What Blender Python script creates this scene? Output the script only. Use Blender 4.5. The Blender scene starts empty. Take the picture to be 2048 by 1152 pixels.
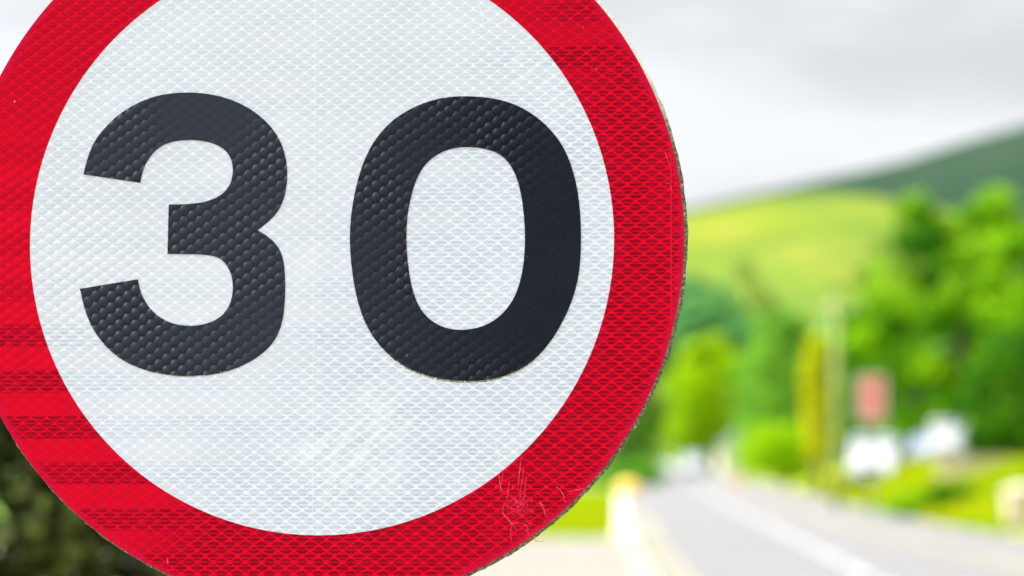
import bpy, bmesh, math, random
import numpy as np
from mathutils import Vector
random.seed(7); rng = np.random.default_rng(11)
R = math.radians
C = bpy.context.scene.collection
sc = bpy.context.scene

# ---------------------------------------------------------------- camera
CAM_Z = 1.6
cam_d = bpy.data.cameras.new('camera'); cam = bpy.data.objects.new('camera', cam_d); C.objects.link(cam)
cam.location = (0, 0, CAM_Z); cam.rotation_euler = (R(90 + 4.069), 0, 0)
cam_d.lens = 85; cam_d.sensor_width = 36; cam_d.clip_start = 0.05; cam_d.clip_end = 12000
cam_d.dof.use_dof = True; cam_d.dof.focus_distance = 1.975; cam_d.dof.aperture_fstop = 3.9
cam_d.dof.aperture_blades = 0
sc.camera = cam

# ---------------------------------------------------------------- light
SUN_EL, SUN_AZ = 49.0, -3.4      # azimuth: degrees from due left (-X); negative is ahead, so the sign's face is in its own shade
sd = Vector((-math.cos(R(SUN_EL)) * math.cos(R(SUN_AZ)), -math.cos(R(SUN_EL)) * math.sin(R(SUN_AZ)), math.sin(R(SUN_EL))))
ld = bpy.data.lights.new('sun', 'SUN'); ld.energy = 4.6; ld.angle = R(0.6); ld.color = (1.0, 0.955, 0.88)
lo = bpy.data.objects.new('sun', ld); C.objects.link(lo)
lo.rotation_euler = sd.to_track_quat('Z', 'Y').to_euler()
w = bpy.data.worlds.new('World'); sc.world = w; w.use_nodes = True
nt = w.node_tree; nt.nodes.clear()
def wn(t, **k):
    n = nt.nodes.new(t)
    for a, b in k.items(): setattr(n, a, b)
    return n
sky = wn('ShaderNodeTexSky', sky_type='NISHITA', sun_disc=False)
sky.sun_elevation = R(SUN_EL); sky.sun_rotation = math.atan2(sd.x, sd.y)
tc = wn('ShaderNodeTexCoord')
mp = wn('ShaderNodeMapping'); mp.inputs['Rotation'].default_value = (0, R(26), 0); mp.inputs['Scale'].default_value = (2.6, 2.6, 8.5)
mp.inputs['Location'].default_value = (3.3, 1.1, 1.85)
nz = wn('ShaderNodeTexNoise'); nz.inputs['Scale'].default_value = 1.0; nz.inputs['Detail'].default_value = 5; nz.inputs['Roughness'].default_value = 0.55
cr = wn('ShaderNodeValToRGB')      # brightness of the cloud sheet
cr.color_ramp.elements[0].position = 0.34; cr.color_ramp.elements[0].color = (3.8, 3.9, 4.02, 1)
cr.color_ramp.elements[1].position = 0.62; cr.color_ramp.elements[1].color = (5.55, 5.57, 5.6, 1)
e = cr.color_ramp.elements.new(0.48); e.color = (5.05, 5.12, 5.22, 1)
mx = wn('ShaderNodeMix', data_type='RGBA'); mx.inputs[0].default_value = 0.93
bg = wn('ShaderNodeBackground'); bg.inputs['Strength'].default_value = 0.1
wo = wn('ShaderNodeOutputWorld')
L = nt.links.new
L(tc.outputs['Generated'], mp.inputs['Vector']); L(mp.outputs[0], nz.inputs['Vector']); L(nz.outputs[0], cr.inputs[0])
sxyz = wn('ShaderNodeSeparateXYZ'); mr = wn('ShaderNodeMapRange', interpolation_type='SMOOTHSTEP'); vm = wn('ShaderNodeVectorMath', operation='MULTIPLY')
mr.inputs[1].default_value = 0.12; mr.inputs[2].default_value = 0.85; mr.inputs[3].default_value = 1.0; mr.inputs[4].default_value = 1.0
L(tc.outputs['Generated'], sxyz.inputs[0]); L(sxyz.outputs[2], mr.inputs[0]); L(cr.outputs[0], vm.inputs[0]); 
mr.inputs[3].default_value = 0.0
zen = wn('ShaderNodeMix', data_type='RGBA'); zen.inputs[6].default_value = (1, 1, 1, 1); zen.inputs[7].default_value = (1.95, 2.1, 2.35, 1)
L(mr.outputs[0], zen.inputs[0])
dp = wn('ShaderNodeVectorMath', operation='DOT_PRODUCT'); dp.inputs[1].default_value = sd; L(tc.outputs['Generated'], dp.inputs[0])
gl = wn('ShaderNodeMapRange', interpolation_type='SMOOTHSTEP'); gl.inputs[1].default_value = 0.75; gl.inputs[2].default_value = 1.0; gl.inputs[3].default_value = 1.0; gl.inputs[4].default_value = 4.2
L(dp.outputs['Value'], gl.inputs[0])
gv = wn('ShaderNodeVectorMath', operation='SCALE'); L(zen.outputs[2], gv.inputs[0]); L(gl.outputs[0], gv.inputs['Scale'])
L(gv.outputs[0], vm.inputs[1])   # a cloudy sky is brightest overhead and round the sun
L(sky.outputs[0], mx.inputs[6]); L(vm.outputs[0], mx.inputs[7]); L(mx.outputs[2], bg.inputs[0]); L(bg.outputs[0], wo.inputs[0])
sc.view_settings.view_transform = 'Standard'; sc.view_settings.look = 'None'; sc.view_settings.gamma = 1
sc.view_settings.exposure = 0.92
sc.cycles.use_denoising = True
sc.cycles.max_bounces = 6; sc.cycles.diffuse_bounces = 3; sc.cycles.transmission_bounces = 4
sc.cycles.transparent_max_bounces = 6
try: sc.cycles.sample_clamp_indirect = 6
except Exception: pass

# ---------------------------------------------------------------- helpers
def tag(o, label=None, cat=None, group=None, kind=None):
    if label: o['label'] = label
    if cat: o['category'] = cat
    if group: o['group'] = group
    if kind: o['kind'] = kind
    return o
def empty(name, loc, rz=0.0):
    o = bpy.data.objects.new(name, None); C.objects.link(o); o.location = loc; o.rotation_euler = (0, 0, rz)
    o.empty_display_size = 0.2
    return o
def link(name, me, mats, parent=None, smooth=False):
    o = bpy.data.objects.new(name, me); C.objects.link(o)
    for m in (mats if isinstance(mats, (list, tuple)) else [mats]): me.materials.append(m)
    if parent: o.parent = parent
    if smooth: me.polygons.foreach_set('use_smooth', [True] * len(me.polygons))
    return o
def copy_tree(o, parent=None):
    c = o.copy(); C.objects.link(c)
    if parent: c.parent = parent
    for ch in list(o.children): copy_tree(ch, c)
    return c
class MB:
    def __init__(s): s.v = []; s.f = []; s.m = []
    def add(s, vs, fs, mi=0):
        b = len(s.v); s.v += [tuple(p) for p in vs]; s.f += [tuple(b + i for i in f) for f in fs]; s.m += [mi] * len(fs)
    def box(s, x0, x1, y0, y1, z0, z1, mi=0):
        s.add([(x0,y0,z0),(x1,y0,z0),(x1,y1,z0),(x0,y1,z0),(x0,y0,z1),(x1,y0,z1),(x1,y1,z1),(x0,y1,z1)],
              [(0,3,2,1),(4,5,6,7),(0,1,5,4),(1,2,6,5),(2,3,7,6),(3,0,4,7)], mi)
    def tube(s, pts, rad, n=10, mi=0, cap=True):
        pts = [Vector(p) for p in pts]; rad = rad if isinstance(rad, (list, tuple)) else [rad] * len(pts)
        rings = []
        for i, p in enumerate(pts):
            t = (pts[min(i + 1, len(pts) - 1)] - pts[max(i - 1, 0)]).normalized()
            a = t.orthogonal().normalized() if abs(t.z) < 0.9 else (Vector((1, 0, 0)) - t * t.x).normalized()
            b = t.cross(a); rings.append([p + (a * math.cos(q) + b * math.sin(q)) * rad[i] for q in [2 * math.pi * k / n for k in range(n)]])
        vs = [v for r in rings for v in r]; fs = []
        for i in range(len(pts) - 1):
            for k in range(n): fs.append((i*n+k, i*n+(k+1)%n, (i+1)*n+(k+1)%n, (i+1)*n+k))
        if cap: fs += [tuple(reversed(range(n))), tuple((len(pts)-1)*n + k for k in range(n))]
        s.add(vs, fs, mi)
    def prism(s, prof, y0, y1, mi=0):       # prof: (x,z) polygon, extruded along y
        n = len(prof); vs = [(x, y0, z) for x, z in prof] + [(x, y1, z) for x, z in prof]
        fs = [tuple(range(n)), tuple(reversed(range(n, 2*n)))] + [(i, i+n, (i+1)%n+n, (i+1)%n) for i in range(n)]
        s.add(vs, fs, mi)
    def build(s, name, mats, parent=None, smooth=False, bevel=0.0):
        me = bpy.data.meshes.new(name); me.from_pydata(s.v, [], s.f); me.update()
        bm = bmesh.new(); bm.from_mesh(me); bmesh.ops.recalc_face_normals(bm, faces=bm.faces); bm.to_mesh(me); bm.free()
        o = link(name, me, mats, parent)
        for i, p in enumerate(me.polygons): p.material_index = s.m[i]; p.use_smooth = smooth
        if bevel:
            m = o.modifiers.new('bevel', 'BEVEL'); m.width = bevel; m.segments = 2; m.limit_method = 'ANGLE'
        return o
    def sheet(s, *a, **k): return s.build(*a, **k)

# ---------------------------------------------------------------- materials
class NT:
    def __init__(s, name):
        s.m = bpy.data.materials.new(name); s.m.use_nodes = True; s.t = s.m.node_tree; s.t.nodes.clear()
        s.out = s.t.nodes.new('ShaderNodeOutputMaterial')
    def n(s, typ, **k):
        x = s.t.nodes.new(typ)
        for a, b in k.items(): setattr(x, a, b)
        return x
    def put(s, sock, v):
        if hasattr(v, 'is_linked'): s.t.links.new(v, sock)
        elif v is not None: sock.default_value = v
    def m_(s, op, a, b=None, c=None, clamp=False):
        x = s.n('ShaderNodeMath', operation=op, use_clamp=clamp)
        for i, v in enumerate((a, b, c)):
            if v is not None: s.put(x.inputs[i], v)
        return x.outputs[0]
    def ss(s, v, a, b, lo=0.0, hi=1.0):
        x = s.n('ShaderNodeMapRange', interpolation_type='SMOOTHSTEP')
        s.put(x.inputs[0], v); s.put(x.inputs[1], a); s.put(x.inputs[2], b); s.put(x.inputs[3], lo); s.put(x.inputs[4], hi)
        return x.outputs[0]
    def mix(s, f, a, b):
        x = s.n('ShaderNodeMix', data_type='RGBA'); s.put(x.inputs[0], f)
        s.put(x.inputs[6], a if hasattr(a, 'is_linked') else (*a, 1)); s.put(x.inputs[7], b if hasattr(b, 'is_linked') else (*b, 1))
        return x.outputs[2]
    def noise(s, vec, scale, detail=3, rough=0.5, dim=None):
        x = s.n('ShaderNodeTexNoise'); s.put(x.inputs['Vector'], vec); x.inputs['Scale'].default_value = scale
        x.inputs['Detail'].default_value = detail; x.inputs['Roughness'].default_value = rough
        return x.outputs[0]
    def mapping(s, vec, scale=(1,1,1), rot=(0,0,0), loc=(0,0,0)):
        x = s.n('ShaderNodeMapping'); s.put(x.inputs[0], vec); x.inputs['Scale'].default_value = scale
        x.inputs['Rotation'].default_value = rot; x.inputs['Location'].default_value = loc; return x.outputs[0]
    def obj(s): return s.n('ShaderNodeTexCoord').outputs['Object']
    def pos(s): return s.n('ShaderNodeNewGeometry').outputs['Position']
    def bsdf(s, col, rough=0.5, normal=None, spec=0.5, metal=0.0, coat=0.0, **k):
        x = s.n('ShaderNodeBsdfPrincipled'); s.put(x.inputs['Base Color'], col if hasattr(col, 'is_linked') else (*col, 1))
        s.put(x.inputs['Roughness'], rough); x.inputs['Specular IOR Level'].default_value = spec
        x.inputs['Metallic'].default_value = metal; x.inputs['Coat Weight'].default_value = coat
        if normal is not None: s.put(x.inputs['Normal'], normal)
        for a, b in k.items(): s.put(x.inputs[a.replace('_', ' ')], b)
        return x.outputs[0]
    def bump(s, h, strength=0.5, dist=0.001, normal=None):
        x = s.n('ShaderNodeBump'); s.put(x.inputs['Strength'], strength); s.put(x.inputs['Distance'], dist); s.put(x.inputs['Height'], h)
        if normal is not None: s.put(x.inputs['Normal'], normal)
        return x.outputs[0]
    def end(s, sh): s.t.links.new(sh, s.out.inputs[0]); return s.m

def simple(name, a, b, scale=4.0, rough=0.6, bump=0.2, dist=0.01, detail=4, metal=0.0, coat=0.0, spec=0.5, lo=.35, hi=.65):
    t = NT(name); o = t.obj(); f = t.ss(t.noise(o, scale, detail, 0.6), lo, hi)
    fine = t.noise(o, scale * 9, 3, 0.6)
    col = t.mix(f, a, b)
    return t.end(t.bsdf(col, rough, t.bump(fine, bump, dist), spec, metal, coat))

def leaf_mat(name, a, b, c, scale=0.6, trans=0.45):
    t = NT(name)
    rnd = t.n('ShaderNodeNewGeometry').outputs['Random Per Island']
    big = t.ss(t.noise(t.pos(), scale, 2, 0.5), 0.38, 0.62)
    col = t.mix(t.m_('MULTIPLY', rnd, 0.65), t.mix(big, a, b), c)
    d = t.bsdf(col, 0.7, None, 0.06)
    tr = t.n('ShaderNodeBsdfTranslucent'); t.put(tr.inputs[0], col)
    ms = t.n('ShaderNodeMixShader'); ms.inputs[0].default_value = trans
    t.t.links.new(d, ms.inputs[1]); t.t.links.new(tr.outputs[0], ms.inputs[2])
    return t.end(ms.outputs[0])
THREE= [(-194.2,53.9),(-194.0,55.0),(-193.8,56.1),(-193.6,57.2),(-193.4,58.3),(-193.1,59.6),(-192.8,60.9),(-192.4,62.3),(-192.0,63.8),(-191.6,65.4),(-191.1,66.9),(-190.6,68.5),(-190.1,70.1),(-189.6,71.8),(-188.9,73.6),(-188.1,75.4),(-187.2,77.3),(-186.2,79.2),(-185.1,81.3),(-183.8,83.4),(-182.3,85.6),(-180.5,87.9),(-178.6,90.3),(-176.4,92.8),(-174.1,95.2),(-171.6,97.6),(-169.0,100.0),(-166.1,102.3),(-163.1,104.6),(-160.0,106.7),(-156.9,108.7),(-153.8,110.4),(-150.7,112.1),(-147.5,113.6),(-144.2,114.9),(-141.0,116.1),(-137.9,117.1),(-134.7,118.0),(-131.5,118.8),(-128.3,119.4),(-125.0,119.9),(-121.7,120.3),(-118.4,120.6),(-115.0,120.8),(-111.6,120.9),(-108.1,120.9),(-104.7,120.8),(-101.1,120.6),(-97.6,120.3),(-94.1,119.9),(-90.6,119.4),(-87.1,118.7),(-83.6,118.0),(-80.2,117.1),(-76.8,116.1),(-73.5,115.0),(-70.3,113.8),(-67.1,112.4),(-64.0,110.9),(-60.9,109.3),(-58.0,107.7),(-55.1,105.9),(-52.4,104.0),(-49.7,102.0),(-47.2,99.9),(-44.8,97.8),(-42.6,95.6),(-40.4,93.3),(-38.5,91.0),(-36.6,88.6),(-34.9,86.2),(-33.4,83.7),(-32.0,81.1),(-30.7,78.5),(-29.6,75.9),(-28.6,73.2),(-27.8,70.5),(-27.1,67.8),(-26.5,65.1),(-26.0,62.3),(-25.7,59.6),(-25.4,56.8),(-25.3,54.1),(-25.3,51.4),(-25.4,48.7),(-25.5,46.0),(-25.8,43.4),(-26.2,40.8),(-26.6,38.3),(-27.1,35.8),(-27.8,33.5),(-28.5,31.2),(-29.3,29.1),(-30.2,27.0),(-31.2,25.0),(-32.3,23.1),(-33.6,21.3),(-34.9,19.6),(-36.4,17.9),(-38.0,16.3),(-39.7,14.7),(-41.5,13.1),(-43.4,11.5),(-45.4,9.9),(-47.4,8.4),(-49.4,6.8),(-47.9,5.9),(-46.5,5.0),(-45.0,4.1),(-43.5,3.2),(-42.1,2.2),(-40.7,1.2),(-39.4,0.1),(-38.0,-1.0),(-36.7,-2.2),(-35.5,-3.5),(-34.4,-4.8),(-33.3,-6.1),(-32.3,-7.5),(-31.4,-9.0),(-30.5,-10.6),(-29.8,-12.3),(-29.1,-14.1),(-28.6,-16.0),(-28.1,-18.0),(-27.6,-20.2),(-27.3,-22.7),(-27.0,-25.4),(-26.7,-28.3),(-26.6,-31.3),(-26.4,-34.3),(-26.3,-37.6),(-26.3,-41.1),(-26.3,-44.6),(-26.4,-48.1),(-26.6,-51.5),(-26.8,-54.8),(-27.1,-58.0),(-27.4,-61.2),(-27.9,-64.2),(-28.4,-67.1),(-29.1,-69.7),(-29.8,-72.3),(-30.6,-74.6),(-31.5,-76.9),(-32.5,-79.1),(-33.7,-81.3),(-34.9,-83.3),(-36.3,-85.2),(-37.8,-87.1),(-39.3,-88.9),(-41.0,-90.7),(-42.8,-92.4),(-44.7,-94.0),(-46.7,-95.6),(-48.9,-97.1),(-51.1,-98.6),(-53.4,-100.0),(-55.9,-101.4),(-58.4,-102.6),(-61.0,-103.8),(-63.7,-105.0),(-66.5,-106.0),(-69.4,-107.0),(-72.3,-107.9),(-75.3,-108.7),(-78.4,-109.5),(-81.6,-110.1),(-84.8,-110.7),(-88.0,-111.1),(-91.3,-111.5),(-94.6,-111.8),(-98.0,-112.0),(-101.4,-112.1),(-104.8,-112.2),(-108.2,-112.1),(-111.7,-112.0),(-115.2,-111.8),(-118.7,-111.5),(-122.1,-111.1),(-125.6,-110.6),(-129.0,-110.0),(-132.4,-109.3),(-135.8,-108.6),(-139.1,-107.7),(-142.3,-106.8),(-145.4,-105.8),(-148.5,-104.6),(-151.5,-103.4),(-154.4,-102.1),(-157.2,-100.6),(-159.9,-99.0),(-162.6,-97.4),(-165.1,-95.5),(-167.6,-93.6),(-169.9,-91.6),(-172.2,-89.5),(-174.5,-87.2),(-176.6,-84.8),(-178.6,-82.3),(-180.5,-79.9),(-182.3,-77.3),(-183.9,-74.8),(-185.4,-72.2),(-186.8,-69.5),(-188.1,-66.9),(-189.2,-64.3),(-190.3,-61.8),(-191.2,-59.2),(-192.0,-56.6),(-192.8,-53.9),(-193.5,-51.3),(-194.2,-48.6),(-194.8,-46.0),(-195.4,-43.3),(-196.1,-40.6),(-148.2,-33.0),(-147.8,-34.6),(-147.5,-36.2),(-147.1,-37.9),(-146.7,-39.5),(-146.2,-41.2),(-145.7,-42.8),(-145.1,-44.4),(-144.5,-46.0),(-143.8,-47.6),(-142.9,-49.2),(-142.0,-50.8),(-141.0,-52.4),(-139.9,-54.0),(-138.8,-55.6),(-137.5,-57.1),(-136.1,-58.6),(-134.6,-60.1),(-133.0,-61.6),(-131.3,-62.9),(-129.5,-64.2),(-127.6,-65.4),(-125.5,-66.5),(-123.4,-67.5),(-121.1,-68.4),(-118.8,-69.2),(-116.5,-69.8),(-114.0,-70.4),(-111.4,-70.8),(-108.9,-71.1),(-106.4,-71.2),(-103.9,-71.3),(-101.4,-71.2),(-98.9,-71.0),(-96.5,-70.7),(-94.3,-70.3),(-92.1,-69.8),(-90.0,-69.2),(-88.0,-68.5),(-86.1,-67.8),(-84.3,-66.9),(-82.7,-66.0),(-81.1,-65.0),(-79.6,-63.9),(-78.3,-62.8),(-77.0,-61.6),(-75.9,-60.3),(-74.8,-59.0),(-73.9,-57.6),(-73.0,-56.1),(-72.3,-54.6),(-71.6,-53.1),(-71.0,-51.4),(-70.6,-49.8),(-70.2,-48.1),(-69.9,-46.4),(-69.6,-44.7),(-69.5,-43.0),(-69.4,-41.3),(-69.4,-39.6),(-69.5,-38.0),(-69.6,-36.4),(-69.8,-34.8),(-70.0,-33.3),(-70.3,-31.8),(-70.7,-30.3),(-71.2,-28.9),(-71.7,-27.5),(-72.3,-26.1),(-73.0,-24.7),(-73.7,-23.5),(-74.5,-22.2),(-75.3,-21.1),(-76.2,-19.9),(-77.2,-18.9),(-78.3,-17.9),(-79.4,-17.0),(-80.5,-16.2),(-81.8,-15.5),(-83.4,-14.9),(-85.3,-14.3),(-87.5,-13.9),(-90.0,-13.5),(-92.9,-13.2),(-96.0,-12.9),(-99.7,-12.7),(-103.8,-12.6),(-108.6,-12.5),(-113.6,-12.4),(-118.7,-12.3),(-123.7,-12.2),(-123.1,28.3),(-120.2,28.4),(-117.2,28.4),(-114.3,28.4),(-111.4,28.5),(-108.6,28.6),(-105.9,28.8),(-103.1,29.0),(-100.5,29.3),(-97.9,29.6),(-95.4,30.0),(-93.0,30.6),(-90.7,31.2),(-88.4,31.9),(-86.3,32.7),(-84.3,33.5),(-82.5,34.5),(-80.7,35.6),(-79.1,36.7),(-77.6,38.0),(-76.3,39.3),(-75.1,40.7),(-74.0,42.3),(-73.1,43.9),(-72.3,45.5),(-71.6,47.2),(-71.1,49.0),(-70.7,50.8),(-70.4,52.7),(-70.2,54.6),(-70.2,56.4),(-70.3,58.2),(-70.5,60.1),(-70.8,61.9),(-71.2,63.7),(-71.8,65.3),(-72.5,66.9),(-73.4,68.5),(-74.3,69.9),(-75.4,71.3),(-76.6,72.6),(-77.9,73.8),(-79.4,74.9),(-81.0,75.9),(-82.7,76.8),(-84.5,77.7),(-86.4,78.4),(-88.5,79.1),(-90.6,79.7),(-92.9,80.2),(-95.2,80.6),(-97.6,81.0),(-100.1,81.3),(-102.7,81.5),(-105.2,81.6),(-107.8,81.6),(-110.3,81.5),(-112.8,81.4),(-115.3,81.1),(-117.7,80.8),(-120.0,80.4),(-122.1,79.8),(-124.2,79.1),(-126.3,78.4),(-128.2,77.5),(-130.0,76.5),(-131.7,75.4),(-133.3,74.1),(-134.8,72.8),(-136.2,71.4),(-137.5,69.9),(-138.7,68.4),(-139.9,66.8),(-140.9,65.2),(-141.8,63.6),(-142.7,62.0),(-143.4,60.4),(-144.0,58.8),(-144.6,57.2),(-145.1,55.7),(-145.5,54.1),(-145.9,52.6),(-146.2,51.1),(-146.4,49.6),(-146.7,48.1),(-147.0,46.6)]
ZERO_OUT= [(124.8,115.4),(128.0,115.2),(131.3,115.0),(134.6,114.7),(138.1,114.3),(141.5,113.8),(145.0,113.2),(148.5,112.4),(152.0,111.5),(155.6,110.4),(159.0,109.2),(162.4,107.8),(165.7,106.2),(169.0,104.5),(172.2,102.6),(175.3,100.5),(178.4,98.4),(181.3,96.0),(184.2,93.6),(186.9,91.0),(189.5,88.4),(191.8,85.8),(194.1,83.0),(196.2,80.2),(198.2,77.4),(200.0,74.4),(201.7,71.4),(203.2,68.3),(204.6,65.2),(205.9,61.9),(207.1,58.6),(208.2,55.2),(209.2,51.7),(210.2,48.2),(211.0,44.5),(211.8,40.7),(212.5,36.9),(213.1,33.0),(213.6,28.9),(214.0,24.9),(214.4,20.8),(214.7,16.6),(214.9,12.3),(215.1,8.0),(215.2,3.8),(215.2,-0.4),(215.2,-4.4),(215.1,-8.4),(215.0,-12.3),(214.8,-16.1),(214.5,-19.8),(214.2,-23.4),(213.8,-26.8),(213.3,-30.1),(212.8,-33.4),(212.1,-36.8),(211.3,-40.1),(210.5,-43.4),(209.5,-46.7),(208.4,-50.0),(207.2,-53.3),(205.9,-56.7),(204.5,-60.0),(203.0,-63.4),(201.4,-66.6),(199.7,-69.8),(198.1,-72.9),(196.3,-75.9),(194.5,-78.8),(192.7,-81.7),(190.8,-84.3),(188.9,-86.9),(187.0,-89.3),(185.1,-91.7),(183.0,-93.9),(180.9,-96.1),(178.7,-98.1),(176.4,-100.1),(174.0,-102.0),(171.5,-103.7),(168.9,-105.4),(166.1,-107.0),(163.2,-108.5),(160.2,-109.9),(157.1,-111.2),(154.0,-112.3),(150.8,-113.3),(147.6,-114.2),(144.2,-114.9),(140.9,-115.6),(137.6,-116.1),(134.3,-116.4),(130.9,-116.7),(127.6,-116.8),(124.3,-116.9),(121.0,-116.8),(117.7,-116.7),(114.5,-116.5),(111.2,-116.2),(108.0,-115.8),(104.8,-115.4),(101.6,-114.9),(98.4,-114.3),(95.3,-113.6),(92.1,-112.8),(89.1,-111.9),(86.0,-110.9),(82.9,-109.8),(79.9,-108.6),(77.0,-107.3),(74.1,-105.8),(71.3,-104.2),(68.5,-102.5),(65.8,-100.7),(63.2,-98.8),(60.7,-96.8),(58.3,-94.7),(55.9,-92.5),(53.7,-90.2),(51.6,-87.8),(49.6,-85.3),(47.6,-82.8),(45.8,-80.2),(44.1,-77.5),(42.5,-74.7),(40.9,-71.9),(39.5,-69.0),(38.2,-66.0),(37.0,-62.9),(35.9,-59.8),(34.8,-56.5),(33.8,-53.2),(32.9,-49.8),(32.1,-46.2),(31.3,-42.7),(30.6,-39.1),(29.9,-35.4),(29.3,-31.6),(28.8,-27.8),(28.3,-24.0),(27.8,-20.2),(27.5,-16.5),(27.2,-12.8),(27.0,-9.1),(26.8,-5.5),(26.7,-1.9),(26.7,1.5),(26.7,4.9),(26.9,8.2),(27.1,11.4),(27.3,14.8),(27.6,18.1),(28.0,21.4),(28.5,24.7),(29.0,28.1),(29.6,31.6),(30.2,35.2),(31.0,38.8),(31.8,42.5),(32.7,46.3),(33.7,49.9),(34.8,53.6),(36.0,57.3),(37.3,60.9),(38.7,64.5),(40.2,67.9),(41.9,71.3),(43.6,74.5),(45.5,77.7),(47.5,80.7),(49.6,83.6),(51.9,86.5),(54.4,89.3),(57.0,91.9),(59.8,94.5),(62.6,96.9),(65.7,99.2),(69.0,101.3),(72.4,103.4),(75.9,105.3),(79.3,107.0),(82.7,108.5),(86.2,109.9),(89.6,111.0),(93.0,112.1),(96.3,112.9),(99.3,113.7),(102.2,114.2),(105.0,114.6),(107.8,114.9),(110.6,115.2),(113.4,115.4),(116.2,115.5),(119.0,115.5),(121.8,115.5)]
ZERO_IN= [(124.0,73.7),(126.4,73.6),(129.0,73.4),(131.6,73.2),(134.1,72.8),(136.5,72.3),(138.8,71.7),(141.1,71.1),(143.3,70.3),(145.5,69.4),(147.5,68.4),(149.4,67.2),(151.2,65.9),(152.9,64.4),(154.5,62.8),(156.0,61.1),(157.4,59.1),(158.8,57.0),(160.0,54.8),(161.2,52.3),(162.3,49.8),(163.3,47.0),(164.3,44.1),(165.1,41.0),(165.8,37.9),(166.5,34.6),(167.1,31.3),(167.7,27.8),(168.1,24.2),(168.5,20.7),(168.9,17.2),(169.1,13.7),(169.4,10.2),(169.6,6.8),(169.7,3.4),(169.7,-0.0),(169.7,-3.3),(169.7,-6.6),(169.5,-9.9),(169.3,-13.1),(169.1,-16.3),(168.8,-19.4),(168.4,-22.6),(167.9,-25.7),(167.4,-28.7),(166.8,-31.7),(166.1,-34.5),(165.4,-37.3),(164.6,-39.9),(163.7,-42.5),(162.8,-44.9),(161.8,-47.3),(160.7,-49.5),(159.6,-51.6),(158.3,-53.6),(157.0,-55.5),(155.7,-57.4),(154.2,-59.2),(152.7,-60.9),(151.1,-62.5),(149.5,-64.0),(147.9,-65.4),(146.1,-66.7),(144.4,-67.9),(142.5,-69.0),(140.7,-70.1),(138.8,-71.0),(136.8,-71.8),(134.9,-72.6),(132.9,-73.2),(130.9,-73.8),(128.8,-74.2),(126.8,-74.6),(124.8,-74.9),(122.7,-75.1),(120.7,-75.3),(118.7,-75.4),(116.7,-75.4),(114.7,-75.3),(112.7,-75.1),(110.8,-74.9),(108.8,-74.5),(106.9,-74.1),(104.9,-73.6),(103.0,-72.9),(101.1,-72.1),(99.2,-71.2),(97.3,-70.2),(95.4,-69.0),(93.5,-67.7),(91.7,-66.2),(90.0,-64.6),(88.3,-62.8),(86.7,-60.9),(85.2,-58.8),(83.8,-56.5),(82.4,-53.9),(81.2,-51.2),(80.1,-48.3),(79.0,-45.1),(78.0,-41.8),(77.1,-38.2),(76.3,-34.3),(75.6,-30.2),(75.0,-26.1),(74.4,-22.0),(74.0,-17.8),(73.6,-13.6),(73.3,-9.3),(73.1,-5.2),(73.0,-1.2),(73.0,2.5),(73.0,6.1),(73.2,9.5),(73.4,12.9),(73.7,16.1),(74.0,19.3),(74.5,22.3),(75.0,25.3),(75.6,28.2),(76.2,31.0),(76.9,33.9),(77.6,36.7),(78.4,39.5),(79.2,42.2),(80.1,44.7),(81.1,47.2),(82.1,49.5),(83.2,51.8),(84.4,53.9),(85.6,55.9),(86.9,57.8),(88.3,59.6),(89.8,61.2),(91.4,62.7),(93.0,64.2),(94.7,65.5),(96.4,66.7),(98.2,67.9),(100.1,68.9),(102.0,69.8),(104.0,70.7),(106.0,71.4),(108.0,72.0),(110.1,72.5),(112.3,73.0),(114.5,73.3),(116.8,73.6),(119.2,73.7),(121.6,73.8)]
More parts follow.
